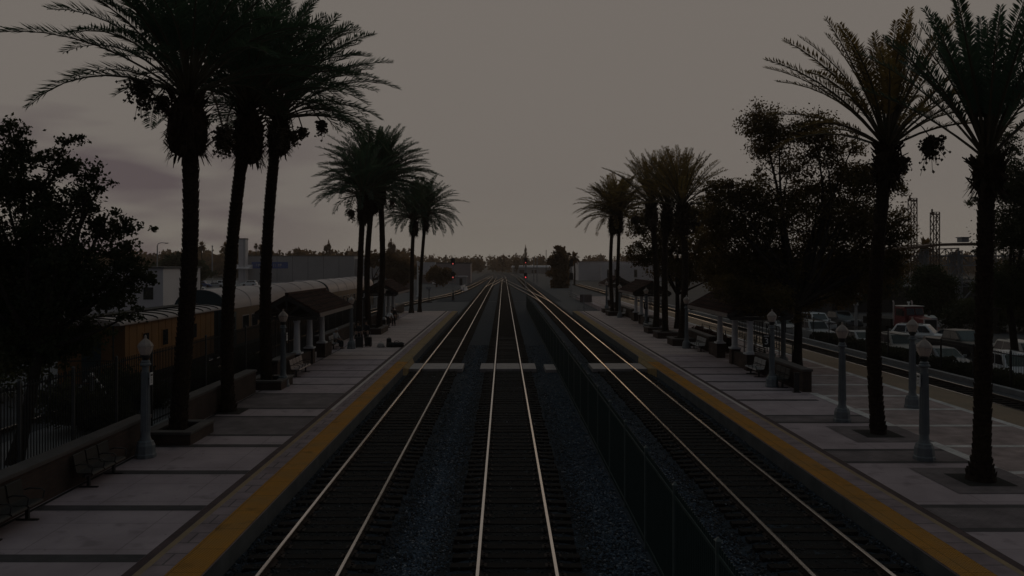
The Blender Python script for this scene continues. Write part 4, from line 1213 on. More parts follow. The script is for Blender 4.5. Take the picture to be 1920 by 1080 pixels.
bench('nearest dark mesh bench at the left picture edge', -10.5, 17.0, 3, 1, M_SEATD)
bench('dark mesh bench in front of the near left wall, before the lamp post', -10.5, 20.9, 3, 1, M_SEATD)
bench('row of beige bucket seats by the first left shelter', -10.35, 40.9, 4, 1, M_SEATB)
bench('grey bench with the seated person, past the first left shelter', -11.25, 53.9, 4, 1, M_SEATG)
bench('pale bench at the far end of the second left shelter', -11.2, 84.4, 3, 1, M_SEATG)
bench('dark bench at the end of the right wall near the number 3 sign', 12.75, 37.2, 3, -1, M_SEATD)
bench('dark bench by the near columns of the first right shelter', 12.75, 40.6, 3, -1, M_SEATG)
bench('bench beside the rounded lantern lamp, behind the first right shelter columns', 12.7, 52.4, 4, -1, M_SEATG)
bench('pale bench beside the second right shelter and number 1 sign', 12.7, 70.2, 3, -1, M_SEATG)
bench('far pale bench past the second right shelter', 12.7, 85.6, 3, -1, M_SEATG)
t = thing('bollard', 'short black post standing at the near end of the right wall bench', 'post', (12.9, 35.2, PZ))
MB().box(-.11,.11,-.06,.06,0,.85).build('shaft', M_BLACK, t, bevel=.015); MB().box(-.16,.16,-.1,.1,0,.03).build('foot', M_BLACK, t); MB().box(-.12,.12,-.07,.07,.851,.88).build('cap', M_DARKMETAL, t)
def slat_bench(lb, x, y, side):
    t = thing('slatted_bench', lb, 'bench', (x, y, PZ))
    b = MB()
    for j in range(4): b.box(-.25+j*.13, -.16+j*.13, -.95, .95, .43, .46)
    b.build('seat', M_BLACK, t)
    b = MB()
    for j in range(4): b.box(-side*.30-.015, -side*.30+.015, -.95, .95, .53+j*.11, .60+j*.11)
    b.build('backrest', M_BLACK, t)
    for yy in (-.97, 0, .97):
        b = MB(); b.box(-.27,-.23,yy-.02,yy+.02,0,.43); b.box(.2,.24,yy-.02,yy+.02,0,.6); b.box(-side*.36-.02,-side*.36+.02,yy-.02,yy+.02,.3,.95); b.box(-.3,.3,yy-.019,yy+.019,.6,.63)
        b.build('leg', M_BLACK, t)
slat_bench('black slatted bench on the red paving behind the right wall', 15.0, 45.8, 1)
def railing(lb, x, y0, y1, z=PZ, dirx=0.0, h=1.05, m=None, group='thin railings'):
    t = thing('railing', lb, 'railing', (x, y0, z), 0, group)
    L = y1-y0; n = max(2, int(L/2))
    for i in range(n+1):
        o = MB().box(-.025,.025,-.025,.025,0,h).build('post', m or M_BLACK, t); o.location = (dirx*i/n, L*i/n, 0)
    b = MB()
    for z_ in (.35, .7, h-.02): b.bar((0,0,z_),(dirx,L,z_), .035)
    b.build('rail', m or M_BLACK, t)
railing('thin black railing on the red paving behind the red-brown shrubs', 15.4, 49, 62)
railing('black railing beyond the big tree along the red paving', 16.9, 46.8, 58, h=.95)
M_GALV = mat('galvanised_steel', (.34,.34,.35), (.25,.25,.26), scale=5, rough=.5, metal=.4)
railing('pale railing beyond the far end of the right platform', 12.2, 110, 150, z=-.28, m=M_GALV)
railing('low pale railing just past the end of the right platform edge', 9.2, 100, 101, z=-.28, dirx=2.4, h=.5, m=M_GALV)

# ---- luggage
def duffle(lb, x, y, rz):
    t = thing('duffle_bag', lb, 'bag', (x, y, PZ), rz)
    b = MB(); k = 9; pts, rd = [], []
    for i in range(k): s = i/(k-1); pts.append((-.48+.96*s, 0, .17)); rd.append(.17*(.72 if i in (0,k-1) else .95+.08*sin(i*2.2)))
    b.tube(pts, rd, 12); b.build('body', mat('black_canvas', (.012,.012,.014), (.022,.021,.022), scale=8, rough=.8, bump=.4), t, smooth=True)
    b = MB()
    for s in (-1,1): b.tube([(-.2,s*.12,.26),(-.14,s*.09,.4),(0,s*.05,.44),(.14,s*.09,.4),(.2,s*.12,.26)], .014, 6)
    b.build('handle', M_BLACK, t); MB().box(-.4,.4,-.012,.012,.335,.349).build('zip', M_DARKMETAL, t)
    b = MB(); b.tube([(.38,0,.2),(.42,-.05,.28),(.5,0,.3),(.5,.06,.2)], .02, 6); b.build('strap', M_SEATG, t)
duffle('black duffle bag lying on the left platform behind the yellow strip', -7.25, 54.3, .15)
def backpack(lb, x, y, rz):
    t = thing('backpack', lb, 'bag', (x, y, PZ), rz)
    m = MATS['black_canvas']
    MB().hexa([(-.2,-.13,0),(.2,-.13,0),(.2,.13,0),(-.2,.13,0)], [(-.15,-.08,.58),(.15,-.08,.58),(.16,.09,.62),(-.16,.09,.62)]).build('body', m, t, bevel=.06)
    MB().hexa([(-.16,-.21,.06),(.16,-.21,.06),(.16,-.125,.06),(-.16,-.125,.06)], [(-.13,-.18,.3),(.13,-.18,.3),(.13,-.1,.34),(-.13,-.1,.34)]).build('front_pocket', m, t, bevel=.025)
    b = MB(); b.tube([(-.04,.05,.6),(-.03,.07,.67),(.03,.07,.67),(.04,.05,.6)], .012, 5); b.build('grab_loop', M_BLACK, t)
    for s in (-1,1):
        b = MB(); b.tube([(s*.09,.09,.57),(s*.11,.19,.45),(s*.12,.19,.2),(s*.13,.12,.06)], .022, 6); b.build('shoulder_strap', M_BLACK, t)
backpack('black backpack standing upright against the duffle bag', -7.78, 54.4, .2)
def plastic_bag(lb, x, y):
    r = random.Random(4); t = thing('carrier_bag', lb, 'bag', (x, y, PZ))
    b = MB(); pr = [(.17,0),(.21,.06),(.2,.16),(.16,.25),(.09,.29),(.05,.31)]
    b.lathe(pr, n=12); b.v = [(v[0]*(1.25+r.uniform(-.12,.12)), v[1]*(1+r.uniform(-.12,.12)), v[2]+r.uniform(-.015,.015)*(v[2]>.01)) for v in b.v]
    b.build('body', mat('grey_plastic', (.36,.33,.32), (.28,.26,.25), scale=6, rough=.45), t, smooth=True)
    b = MB(); b.tube([(-.05,0,.29),(-.08,0,.38),(0,.02,.42),(.07,0,.37),(.05,0,.29)], .012, 5); b.build('handle', MATS['grey_plastic'], t)
plastic_bag('small crumpled grey carrier bag left of the black backpack', -8.3, 54.2)
def suitcase(lb, x, y, rz, h=.66, w=.44):
    t = thing('suitcase', lb, 'suitcase', (x, y, PZ), rz, 'dark suitcases beside the standing pair')
    MB().box(-w/2,w/2,-.14,.14,.05,h).build('case', mat('charcoal_case', (.02,.02,.022), (.014,.014,.015), scale=5, rough=.5), t, bevel=.04)
    for s in (-1,1):
        for q in (-.1,.1): MB().prism([(s*(w/2-.06)+.035*cos(k*pi/5), .035+.035*sin(k*pi/5)) for k in range(10)], 'y', q-.02, q+.02).build('wheel', M_BLACK, t)
    b = MB(); b.tube([(-.1,.1,h-.01),(-.1,.1,h+.36),(.1,.1,h+.36),(.1,.1,h-.01)], .012, 6); b.build('pull_handle', M_GALV, t)
    MB().box(-w/2+.05,w/2-.05,-.165,-.141,.12,h*.55).build('front_pocket', MATS['charcoal_case'], t, bevel=.012)
suitcase('large dark suitcase in front of the standing pair', -9.75, 54.1, .3, .72, .5)
suitcase('dark suitcase with its handle up, right of the standing pair', -9.25, 54.8, -.2)
t = thing('litter_bin', 'dark square litter bin at the palm planter near the second left shelter', 'bin', (-10.45, 69.3, PZ))
MB().hexa([(-.24,-.24,0),(.24,-.24,0),(.24,.24,0),(-.24,.24,0)],[(-.28,-.28,.85),(.28,-.28,.85),(.28,.28,.85),(-.28,.28,.85)]).build('body', M_DARKMETAL, t, bevel=.02)
MB().hexa([(-.3,-.3,.851),(.3,-.3,.851),(.3,.3,.851),(-.3,.3,.851)],[(-.2,-.2,1.02),(.2,-.2,1.02),(.2,.2,1.02),(-.2,.2,1.02)]).build('lid', M_GALV, t, bevel=.02)

# ---- people: one skinned body each, clothes and hair as children
M_SKIN = mat('skin', (.36,.22,.16), (.32,.19,.14), scale=5, rough=.6)
def skinmesh(name, chains, m, parent, sub=2):
    """chains: list of lists of (point, radius); first point of later chains may join an earlier vertex by equality"""
    vs, rs, es, idx = [], [], [], {}
    for ch in chains:
        prev = None
        for p, r in ch:
            k = tuple(round(c, 4) for c in p)
            if k not in idx: idx[k] = len(vs); vs.append(k); rs.append(r)
            if prev is not None and prev != idx[k]: es.append((prev, idx[k]))
            prev = idx[k]
    me = bpy.data.meshes.new(name); me.from_pydata(vs, es, [])
    me.materials.append(m)
    o = bpy.data.objects.new(name, me); COL.objects.link(o); o.parent = parent
    md = o.modifiers.new('skin', 'SKIN'); md.use_smooth_shade = True
    for i, sv in enumerate(me.skin_vertices[0].data):
        r = rs[i]; sv.radius = r if hasattr(r, '__len__') else (r, r); sv.use_root = (i == 0)
    s = o.modifiers.new('subdivision', 'SUBSURF'); s.levels = sub; s.render_levels = sub
    return o
def V3(*a): return Vector(a)
def person(label, loc, rz, pose, shirt, trousers, hair, shoe=None, h=1.72, hat=None):
    """pose: joint dict in metres, person facing +x of its own frame (x forward, y left, z up)"""
    t = thing('person', label, 'person', loc, rz)
    J = {k: Vector(v) for k, v in pose.items()}
    pel, che, nk, hd = J['pelvis'], J['chest'], J['neck'], J['head']
    up = (hd - nk).normalized()
    ch = [[(pel,.13),(pel.lerp(che,.5),.115),(che,(.15,.12)),(nk,.058),(nk+up*.06,.055),(hd,(.082,.09)),(hd+up*.1,(.07,.08))]]
    for s in 'LR':
        sh, el, wr, hp, kn, an, to = (J[k+s] for k in ('shoulder','elbow','wrist','hip','knee','ankle','toe'))
        d = (wr-el).normalized(); palm = wr + d*.085
        ch.append([(che,(.15,.12)),(sh,.062),(sh.lerp(el,.5),.05),(el,.04),(el.lerp(wr,.4),.038),(wr,.026),(wr+d*.045,.034),(palm,.036)])
        ch.append([(pel,.13),(hp,.092),(hp.lerp(kn,.5),.08),(kn,.058),(kn.lerp(an,.35),.056),(an,.038)])
        ch[-1].append((an+V3(0,0,-.045),.04)); ch.append([(an+V3(0,0,-.045),.04),(an.lerp(to,.5)+V3(0,0,-.02),.038),(to,.03)])
    body = skinmesh('body', ch, M_SKIN, t)
    # fingers, thumbs, face
    for s in 'LR':
        el, wr = J['elbow'+s], J['wrist'+s]; d = (wr-el).normalized(); palm = wr + d*.085
        sd = d.cross(V3(0,0,1)); sd = sd.normalized() if sd.length > .1 else V3(0,1,0); nrm = sd.cross(d)
        b = MB()
        for q, (off, l) in enumerate(((-.027,.062),(-.009,.078),(.009,.074),(.027,.055))):
            a = palm + sd*off
            b.tube([a, a+d*l*.5-nrm*.008, a+d*l*.85-nrm*.028, a+d*l*.95-nrm*.045], [.010,.009,.008,.006], 6)
        a = wr + d*.03 + sd*.03
        b.tube([a, a+sd*.03+d*.025, a+sd*.035+d*.055-nrm*.01], [.012,.010,.008], 6)
        b.build('fingers', M_SKIN, body, smooth=True)
    f = V3(1,0,0) if 'face' not in J else J['face'].normalized()
    lf = up.cross(f).normalized(); f = lf.cross(up).normalized()
    c = hd + up*.045
    b = MB()
    b.tube([c+f*.075+up*.02, c+f*.098-up*.015, c+f*.112-up*.03, c+f*.085-up*.042], [.008,.012,.014,.010], 6)
    for s in (-1,1): b.tube([c+lf*s*.078+up*.025, c+lf*s*.092-f*.012, c+lf*s*.08-up*.035], [.008,.014,.007], 6)
    b.build('nose_and_ears', M_SKIN, body, smooth=True)
    b = MB()
    for s in (-1,1): b.tube([c+f*.083+lf*s*.024+up*.02, c+f*.083+lf*s*.044+up*.02], .007, 5)
    b.tube([c+f*.086+lf*.026-up*.065, c+f*.092-up*.063, c+f*.086-lf*.026-up*.065], .006, 5)
    b.build('eyes_and_mouth', M_DARKMETAL, body)
    # hair cap
    b = MB(); vs, fs = [], []; n, k = 14, 6
    for i in range(k+1):
        for j in range(n):
            a = 2*pi*j/n; th = i/k*1.75
            d = f*cos(a)*sin(th) + lf*sin(a)*sin(th) + up*cos(th)
            lim = .094 if cos(a) < .35 or th < 1.15 else .080
            vs.append(c + up*.022 + Vector(d)*lim*1.06)
    for i in range(k):
        for j in range(n): fs.append((i*n+j, i*n+(j+1)%n, (i+1)*n+(j+1)%n, (i+1)*n+j))
    b.add(vs, fs); b.build('hat' if hat else 'hair', hat or hair, t, smooth=True)
    # clothes a little outside the body
    ch = [[(pel+up*.02,.152),(pel.lerp(che,.5),.142),(che,(.178,.145)),(che.lerp(nk,.75),.088)]]
    for s in 'LR':
        sh, el, wr = J['shoulder'+s], J['elbow'+s], J['wrist'+s]
        ch.append([(che,(.178,.145)),(sh,.082),(sh.lerp(el,.5),.069),(el,.058),(el.lerp(wr,.6),.05)])
    skinmesh('shirt', ch, shirt, t)
    ch = [[(pel,.158),(pel+ (che-pel).normalized()*.09,.145)]]
    for s in 'LR':
        hp, kn, an = J['hip'+s], J['knee'+s], J['ankle'+s]
        ch.append([(pel,.158),(hp,.115),(hp.lerp(kn,.5),.1),(kn,.078),(kn.lerp(an,.5),.07),(kn.lerp(an,.95),.06)])
    skinmesh('trousers', ch, trousers, t)
    for s in 'LR':
        an, to = J['ankle'+s], J['toe'+s]
        b = MB(); d = (to-an); d.z = 0; d.normalize(); w = V3(-d.y, d.x, 0)*.045; a = V3(an.x, an.y, to.z-.03)
        b.hexa([a-d*.07-w, a+d*.21-w*.8, a+d*.21+w*.8, a-d*.07+w], [a-d*.06-w*.9+V3(0,0,.1), a+d*.18-w*.7+V3(0,0,.05), a+d*.18+w*.7+V3(0,0,.05), a-d*.06+w*.9+V3(0,0,.1)])
        b.build('shoe', shoe or M_BLACK, t, bevel=.02)
    return t
SIT = dict(pelvis=(-.06,0,.53), chest=(-.08,0,.92), neck=(-.03,0,1.09), head=(.01,0,1.21),
    shoulderL=(-.06,.19,1.03), shoulderR=(-.06,-.19,1.03), elbowL=(.05,.25,.77), elbowR=(.05,-.25,.77), wristL=(.28,.12,.66), wristR=(.28,-.12,.66),
    hipL=(.0,.1,.5), hipR=(.0,-.1,.5), kneeL=(.42,.13,.5), kneeR=(.42,-.13,.5), ankleL=(.4,.13,.09), ankleR=(.46,-.13,.09), toeL=(.56,.15,.03), toeR=(.62,-.15,.03))
STAND = dict(pelvis=(0,0,.93), chest=(.0,0,1.28), neck=(.02,0,1.46), head=(.05,0,1.57),
    shoulderL=(0,.19,1.4), shoulderR=(0,-.19,1.4), elbowL=(-.03,.26,1.13), elbowR=(-.03,-.26,1.13), wristL=(.12,.25,.93), wristR=(.14,-.22,.96),
    hipL=(0,.1,.9), hipR=(0,-.1,.9), kneeL=(.03,.11,.5), kneeR=(.02,-.11,.5), ankleL=(-.02,.12,.09), ankleR=(-.03,-.12,.09), toeL=(.14,.14,.03), toeR=(.13,-.14,.03))
BEND = dict(pelvis=(-.1,0,.88), chest=(.12,0,1.15), neck=(.27,0,1.27), head=(.37,0,1.33), face=(.7,0,-.7),
    shoulderL=(.2,.19,1.21), shoulderR=(.2,-.19,1.21), elbowL=(.28,.24,.95), elbowR=(.30,-.24,.95), wristL=(.42,.14,.78), wristR=(.45,-.12,.8),
    hipL=(-.08,.1,.85), hipR=(-.08,-.1,.85), kneeL=(.04,.12,.47), kneeR=(.0,-.12,.47), ankleL=(-.06,.14,.09), ankleR=(-.12,-.14,.09), toeL=(.1,.16,.03), toeR=(.05,-.16,.03))
C_GREY = mat('grey_cloth', (.42,.41,.41), (.34,.33,.33), scale=5, rough=.9)
C_WHITE = mat('white_cloth', (.85,.83,.83), (.78,.76,.76), scale=4, rough=.9)
C_BLACK = mat('black_cloth', (.015,.015,.017), (.024,.023,.025), scale=5, rough=.9)
C_NAVY = mat('dark_blue_cloth', (.02,.022,.03), (.03,.03,.036), scale=5, rough=.9)
HAIR = mat('dark_hair', (.012,.009,.008), (.02,.015,.012), scale=12, rough=.6)
person('person in a light grey top sitting on the bench past the first left shelter', (-11.2, 53.6, PZ-.03), -.35, SIT, C_GREY, C_NAVY, HAIR, hat=C_GREY)
person('person in black standing by the dark suitcases, the left one of the pair', (-10.0, 54.9, PZ), -.8, STAND, C_BLACK, C_BLACK, HAIR)
person('person in dark clothes standing by the suitcases, the right one of the pair', (-9.5, 55.5, PZ), -2.2, STAND, C_NAVY, C_BLACK, HAIR)
person('person in a white shirt and dark trousers bending forward by the second left shelter', (-10.2, 71.0, PZ), .9, BEND, C_WHITE, C_BLACK, HAIR)
person('person in dark clothes standing just beyond the white-shirted person', (-10.0, 72.9, PZ), -1.9, STAND, C_BLACK, C_NAVY, HAIR)

# ---- things behind the left wall
t = thing('striped_trestle', 'white and dark striped A-shaped trestle behind the left fence', 'barrier', (-15.2, 29.5, .06))
M_STR = mat('trestle_dark', (.05,.02,.02), (.04,.02,.02))
for s in (-1,1):
    b = MB()
    for q in range(12):
        a = Vector((s*q*.085, 0, 1.75-q*.105)); c = Vector((s*(q+1)*.085, 0, 1.75-(q+1)*.105)); b.bar(a, c, .08, .06, mi=q % 2)
    b.build('striped_arm', [M_SIGNWHITE, M_STR], t)
b = MB(); b.box(-.05,.05,.04,.14,0,1.78); b.build('post', M_GALV, t)

# ================================================================== TRAIN BEHIND THE LEFT PLATFORM
M_GLASS = mat('dark_glass', (.02,.024,.028), (.015,.018,.02), scale=2, rough=.08, spec=.8)
M_ROOFSIL = mat('train_roof', (.54,.455,.44), (.43,.36,.35), scale=1.2, rough=.55, stretch=(1,.2,1), spec=.4)
M_TRAINSIDE = mat('train_side', (.20,.115,.06), (.15,.09,.05), scale=1.5, rough=.5)
M_TRAINEND = mat('train_end_paint', (.045,.075,.085), (.035,.055,.065), scale=2, rough=.5)
M_UNDER = mat('underframe', (.015,.014,.013), (.02,.018,.016), scale=5, rough=.9)
M_OCHRE = mat('caboose_yellow', (.31,.15,.05), (.24,.12,.045), scale=1.2, rough=.6)
M_CABROOF = mat('caboose_roof', (.42,.36,.34), (.33,.28,.27), scale=2, rough=.6)
def bogie(t, y, z0):
    b = MB()
    for s in (-1,1):
        b.box(s*1.0-.08, s*1.0+.08, y-1.5, y+1.5, z0+.45, z0+.7)
        b.box(s*1.0-.1, s*1.0+.1, y-.3, y+.3, z0+.3, z0+.85)
    b.box(-.95,.95,y-.25,y+.25,z0+.4,z0+.75)
    o = b.build('bogie', M_UNDER, t)
    for yy in (y-1.15, y+1.15):
        for s in (-1,1):
            MB().lathe([(.48,-.07),(.46,.02),(.42,.06),(.2,.07)], n=18).build('wheel', M_RUST, o, smooth=True).matrix_local = Matrix.Translation((s*.78,yy,z0+.44)) @ Matrix.Rotation(s*pi/2,4,'Y')
def coach(label, y0, L, rows):
    x0 = -17.35
    t = thing('passenger_coach', label, 'railway car', (x0, y0, -.08), 0, 'passenger coaches behind the left platform')
    w = 1.47
    sec = [(-w,.95),(-w,3.3)] + [(-w*cos(a), 3.3+1.15*sin(a)**.85) for a in [pi*k/16 for k in range(1,16)]] + [(w,3.3),(w,.95)]
    MB().box(-w, w, 0, L, .95, 3.3).build('side_walls', M_TRAINSIDE, t)
    arc = [(-w-.03,3.302)] + [(-(w+.03)*cos(a), 3.302+1.15*sin(a)**.85) for a in [pi*k/18 for k in range(1,18)]] + [(w+.03,3.302)]
    rf = MB().prism(arc, 'y', -.02, L+.02).build('roof', M_ROOFSIL, t, smooth=True)
    b = MB()
    k = int(L/1.25)
    for j in range(k+1): b.box(-.012+0, .012, 0, 0, 0, 0) if False else None
    for j in range(1, 6): 
        yy = L*j/6; pts = [(p[0]*1.004, yy, p[1]+.012) for p in arc]; b.tube(pts, .022, 4)
    b.build('roof_seams', M_ROOFSIL, rf)
    for s in (-1, 1):
        n = int((L-5)/1.7)
        for j in range(n):
            yy = 2.5 + (j+.5)*(L-5)/n
            f = MB().box(-.012,.012,-.62,.62,1.98,2.82).build('window', M_CABROOF, t); f.location = (s*(w+.006), yy, 0)
            MB().box(-.012,.012,-.56,.56,2.04,2.76).build('pane', M_GLASS, f).location = (s*.01,0,0)
        for yy in (1.2, L-1.2):
            d = MB().box(-.012,.012,-.42,.42,1.0,3.1).build('door', M_TRAINEND, t); d.location = (s*(w+.006), yy, 0)
            MB().box(-.012,.012,-.22,.22,2.1,2.8).build('pane', M_GLASS, d).location = (s*.01,0,0)
        b = MB().box(min(s*w,s*(w+.02)), max(s*w,s*(w+.02)), 0, L, .96, 1.15); b.build('sill_band', M_TRAINEND, t)
    for yy, dd in ((0,-1),(L,1)):
        b = MB(); pts = [(p[0]*1.02,p[1]) for p in sec]
        a, c = sorted((yy+dd*.022, yy+dd*.16)); b.prism(pts, 'y', a, c); e = b.build('end_wall', M_TRAINEND, t)
        a, c = sorted((yy+dd*.162, yy+dd*.5)); MB().box(-.55,.55,a,c,1.0,3.2).build('gangway', M_UNDER, e)
    MB().box(-1.2,1.2,.3,L-.3,.62,.949).build('underframe', M_UNDER, t)
    b = MB().box(-1.1,1.1,L*.38,L*.62,.3,.619); b.build('equipment_box', M_UNDER, t)
    bogie(t, 3.2, 0); bogie(t, L-3.2, 0)
coach('nearest passenger coach with rounded pale roof and dark blue-green end, behind the palms', 45.9, 26.0, 1)
coach('second passenger coach with a rounded pale roof, behind the near left shelter', 72.9, 24.5, 1)

t = thing('caboose', 'yellow caboose with small windows and a ribbed roof behind the left fence', 'railway car', (-17.1, 33.2, -.08))
w, L = 1.4, 10.2
body = MB().box(-w,w,0,L,.95,3.42).build('body', M_OCHRE, t)
arc = [(-w-.22,3.422),(-w-.22,3.47)] + [(-(w+.22)*cos(a), 3.47+.24*sin(a)) for a in [pi*k/12 for k in range(1,12)]] + [(w+.22,3.47),(w+.22,3.422)]
rf = MB().prism(arc, 'y', -.9, L+.75).build('roof', M_CABROOF, t)
b = MB()
for j in range(11): b.tube([(p[0]*1.0, -.6+j*1.08, p[1]+.02) for p in arc[1:-1]], .03, 4)
b.box(-.3,.3,-.8,L+.7,3.75,3.78); b.build('roof_ribs', M_UNDER, rf)
for s in (-1,1):
    for yy in (1.9, 3.9, 7.4):
        f = MB().box(-.015,.015,-.34,.34,2.15,2.95).build('window', M_OCHRE, t); f.location = (s*(w+.01), yy, 0)
        MB().box(-.012,.012,-.27,.27,2.2,2.9).build('pane', M_GLASS, f).location = (s*.012,0,0)
    MB().box(-.01,.01,0,L,.96,1.12).build('sill_band', M_UNDER, t).location = (s*(w+.011),0,0)
    b = MB()
    for j in range(14): b.box(-.006,.006,.35+j*.72-.012,.35+j*.72+.012,1.121,3.41)
    b.build('board_joints', mat('caboose_seam', (.25,.12,.042), (.22,.11,.04)), body).location = (s*(w+.007),0,0)
for yy, dd in ((0,-1),(L,1)):
    a, c = sorted((yy, yy+dd*.85)); MB().box(-w,w,a,c,.85,.949).build('porch', M_UNDER, t)
    b = MB()
    for x in (-1.3,-.65,.65,1.3): b.bar((x,yy+dd*.8,.95),(x,yy+dd*.8,2.0),.04)
    for z in (1.4,2.0): b.bar((-1.3,yy+dd*.8,z),(1.3,yy+dd*.8,z),.04)
    for x in (-1.3,1.3): b.bar((x,yy+dd*.81,2.0),(x,yy+dd*.81,3.45),.05)
    b.build('porch_railing', M_DARKMETAL, t)
    MB().box(-.4,.4,min(yy+dd*.002,yy+dd*.03),max(yy+dd*.002,yy+dd*.03),1.0,3.0).build('end_door', M_TRAINEND, t)
MB().box(-1.2,1.2,.2,L-.2,.6,.948).build('underframe', M_UNDER, t)
bogie(t, 1.9, 0); bogie(t, L-1.9, 0)

# ================================================================== RAILWAY SIGNALS
M_RED = emit_mat('red_signal_lamp', (1.0,.07,.09), 1.1)
M_REDD = emit_mat('dim_red_signal_lamp', (.9,.16,.14), .38)
M_DARKLENS = mat('unlit_lens', (.03,.03,.03), (.02,.02,.02), rough=.2)
def signal(label, x, y, ztops, lit, group='railway signals'):
    t = thing('railway_signal', label, 'signal', (x, y, -.28), 0, group)
    zt = ztops[0] + .7 + .28
    MB().lathe([(.16,0),(.16,.3),(.09,.34),(.075,zt)], n=10).build('mast', M_GALV, t)
    MB().box(-.3,.3,-.3,.3,-.1,.12).build('footing', M_CAP, t)
    for z, l in zip(ztops, lit):
        z += .28
        h = MB().prism([(-.34,z-.55),(.34,z-.55),(.38,z-.45),(.38,z+.55),(.2,z+.78),(-.2,z+.78),(-.38,z+.55),(-.38,z-.45)],'y',-.16,-.1).build('backplate', M_BLACK, t)
        MB().box(-.2,.2,-.1,.1,z-.45,z+.55).build('head', M_BLACK, t)
        for dz, on in ((.36,0),(.02,0),(-.3,1)):
            r_ = .14 if on and l else .1
            m = (M_RED if l == 2 else M_REDD) if (on and l) else M_DARKLENS
            ln = MB().prism([(r_*cos(2*pi*k/16), z+dz+r_*sin(2*pi*k/16)) for k in range(16)],'y',-.18,-.162).build('lens', m, h)
            b = MB()
            pts = [((r_+.03)*cos(a), (r_+.03)*sin(a)) for a in [pi*k/10 for k in range(11)]]
            for k in range(10): b.quad((pts[k][0],-.16,z+dz+pts[k][1]),(pts[k+1][0],-.16,z+dz+pts[k+1][1]),(pts[k+1][0],-.36,z+dz+pts[k+1][1]),(pts[k][0],-.36,z+dz+pts[k][1]))
            b.build('hood', M_BLACK, h, fix=False)
    b = MB()
    for s in (-.18,.18): b.bar((s,.14,.1),(s,.14,zt-.4),.035)
    for k in range(int(zt/.4)): b.bar((-.18,.14,.3+k*.4),(.18,.14,.3+k*.4),.03)
    b.build('ladder', M_GALV, t)
def zpx(py, Y): return CAMZ - (py-495)/1500*Y
signal('left signal mast with two dim red lamps, standing beside the siding', (849.3-944)/1500*150, 150, [zpx(491.5,150)+0,zpx(517,150)], [1,1])
signal('centre signal with a bright red lower lamp between the middle and right tracks', (985.5-944)/1500*185, 185, [zpx(490,185),zpx(517.5,185)], [1,2])
signal('dark unlit signal facing away, right of the dense tall tree', (1071-944)/1500*150, 150, [zpx(494,150),zpx(519,150)], [0,0])

# ================================================================== VEHICLES
M_TYRE = mat('tyre', (.015,.015,.015), (.01,.01,.01), scale=6, rough=.9)
M_RIM = mat('wheel_rim', (.35,.35,.36), (.28,.28,.29), scale=4, rough=.35, metal=.6)
M_HEADL = mat('headlight_glass', (.6,.6,.62), (.5,.5,.52), scale=3, rough=.15)
M_TAILL = mat('tail_light', (.25,.02,.02), (.2,.015,.015), rough=.3)
M_TRIM = mat('black_trim', (.014,.014,.015), (.02,.02,.02), rough=.6)
def paint(nm, c): return mat(nm, c, tuple(x*.93 for x in c), scale=2, rough=.28, spec=.6)
WHITE, SILVER, BLACKP, REDP, BLUEP, CREAM, GREYP = paint('white_car_paint',(.85,.85,.86)), paint('silver_car_paint',(.42,.43,.45)), paint('black_car_paint',(.016,.017,.018)), paint('red_truck_paint',(.17,.016,.02)), paint('blue_paint',(.05,.10,.24)), paint('cream_paint',(.62,.57,.52)), paint('grey_car_paint',(.16,.165,.17))
def wheel(t, x, y, r, w, s):
    o = MB().lathe([(r*.62,-w/2),(r*.94,-w/2),(r,-w*.3),(r,w*.3),(r*.94,w/2),(r*.62,w/2)], n=20).build('wheel', M_TYRE, t, smooth=True)
    o.matrix_local = Matrix.Translation((x, y, r)) @ Matrix.Rotation(pi/2,4,'X')
    b = MB().lathe([(r*.6,-w*.42),(r*.6,w*.42)], n=16)
    for k in range(5):
        a = 2*pi*k/5
        for q in (-1,1): b.bar((.05*cos(a),.05*sin(a),q*w*.44),(r*.56*cos(a),r*.56*sin(a),q*w*.44),.05,.02)
    b.build('rim', M_RIM, o)
CARS = dict(
  suv=dict(L=4.75,W=1.92,wb=2.8,r=.37,low=.3,body=[(0,.42),(0,.78),(.12,.98),(.7,1.06),(2.9,1.07),(3.75,1.03),(4.55,.93),(4.72,.75),(4.75,.45)],cab=(.12,3.55,.62,2.85,1.06,1.78),win=3),
  sedan=dict(L=4.75,W=1.82,wb=2.75,r=.33,low=.22,body=[(0,.4),(.02,.8),(.1,.95),(.9,.97),(3.2,.95),(3.7,.90),(4.5,.76),(4.72,.6),(4.75,.38)],cab=(.55,3.65,1.35,2.75,.95,1.45),win=2),
  van=dict(L=5.1,W=1.98,wb=3.1,r=.36,low=.3,body=[(0,.42),(0,.9),(.05,1.1),(3.9,1.12),(4.2,1.1),(4.9,.92),(5.06,.75),(5.1,.45)],cab=(.06,4.35,.15,3.5,1.1,2.0),win=3),
  pickup=dict(L=5.6,W=2.0,wb=3.5,r=.4,low=.38,body=[(0,.5),(0,1.06),(.06,1.12),(1.9,1.12),(3.9,1.12),(4.3,1.1),(5.4,1.02),(5.57,.85),(5.6,.5)],cab=(1.95,4.25,2.15,3.45,1.115,1.85),win=2))
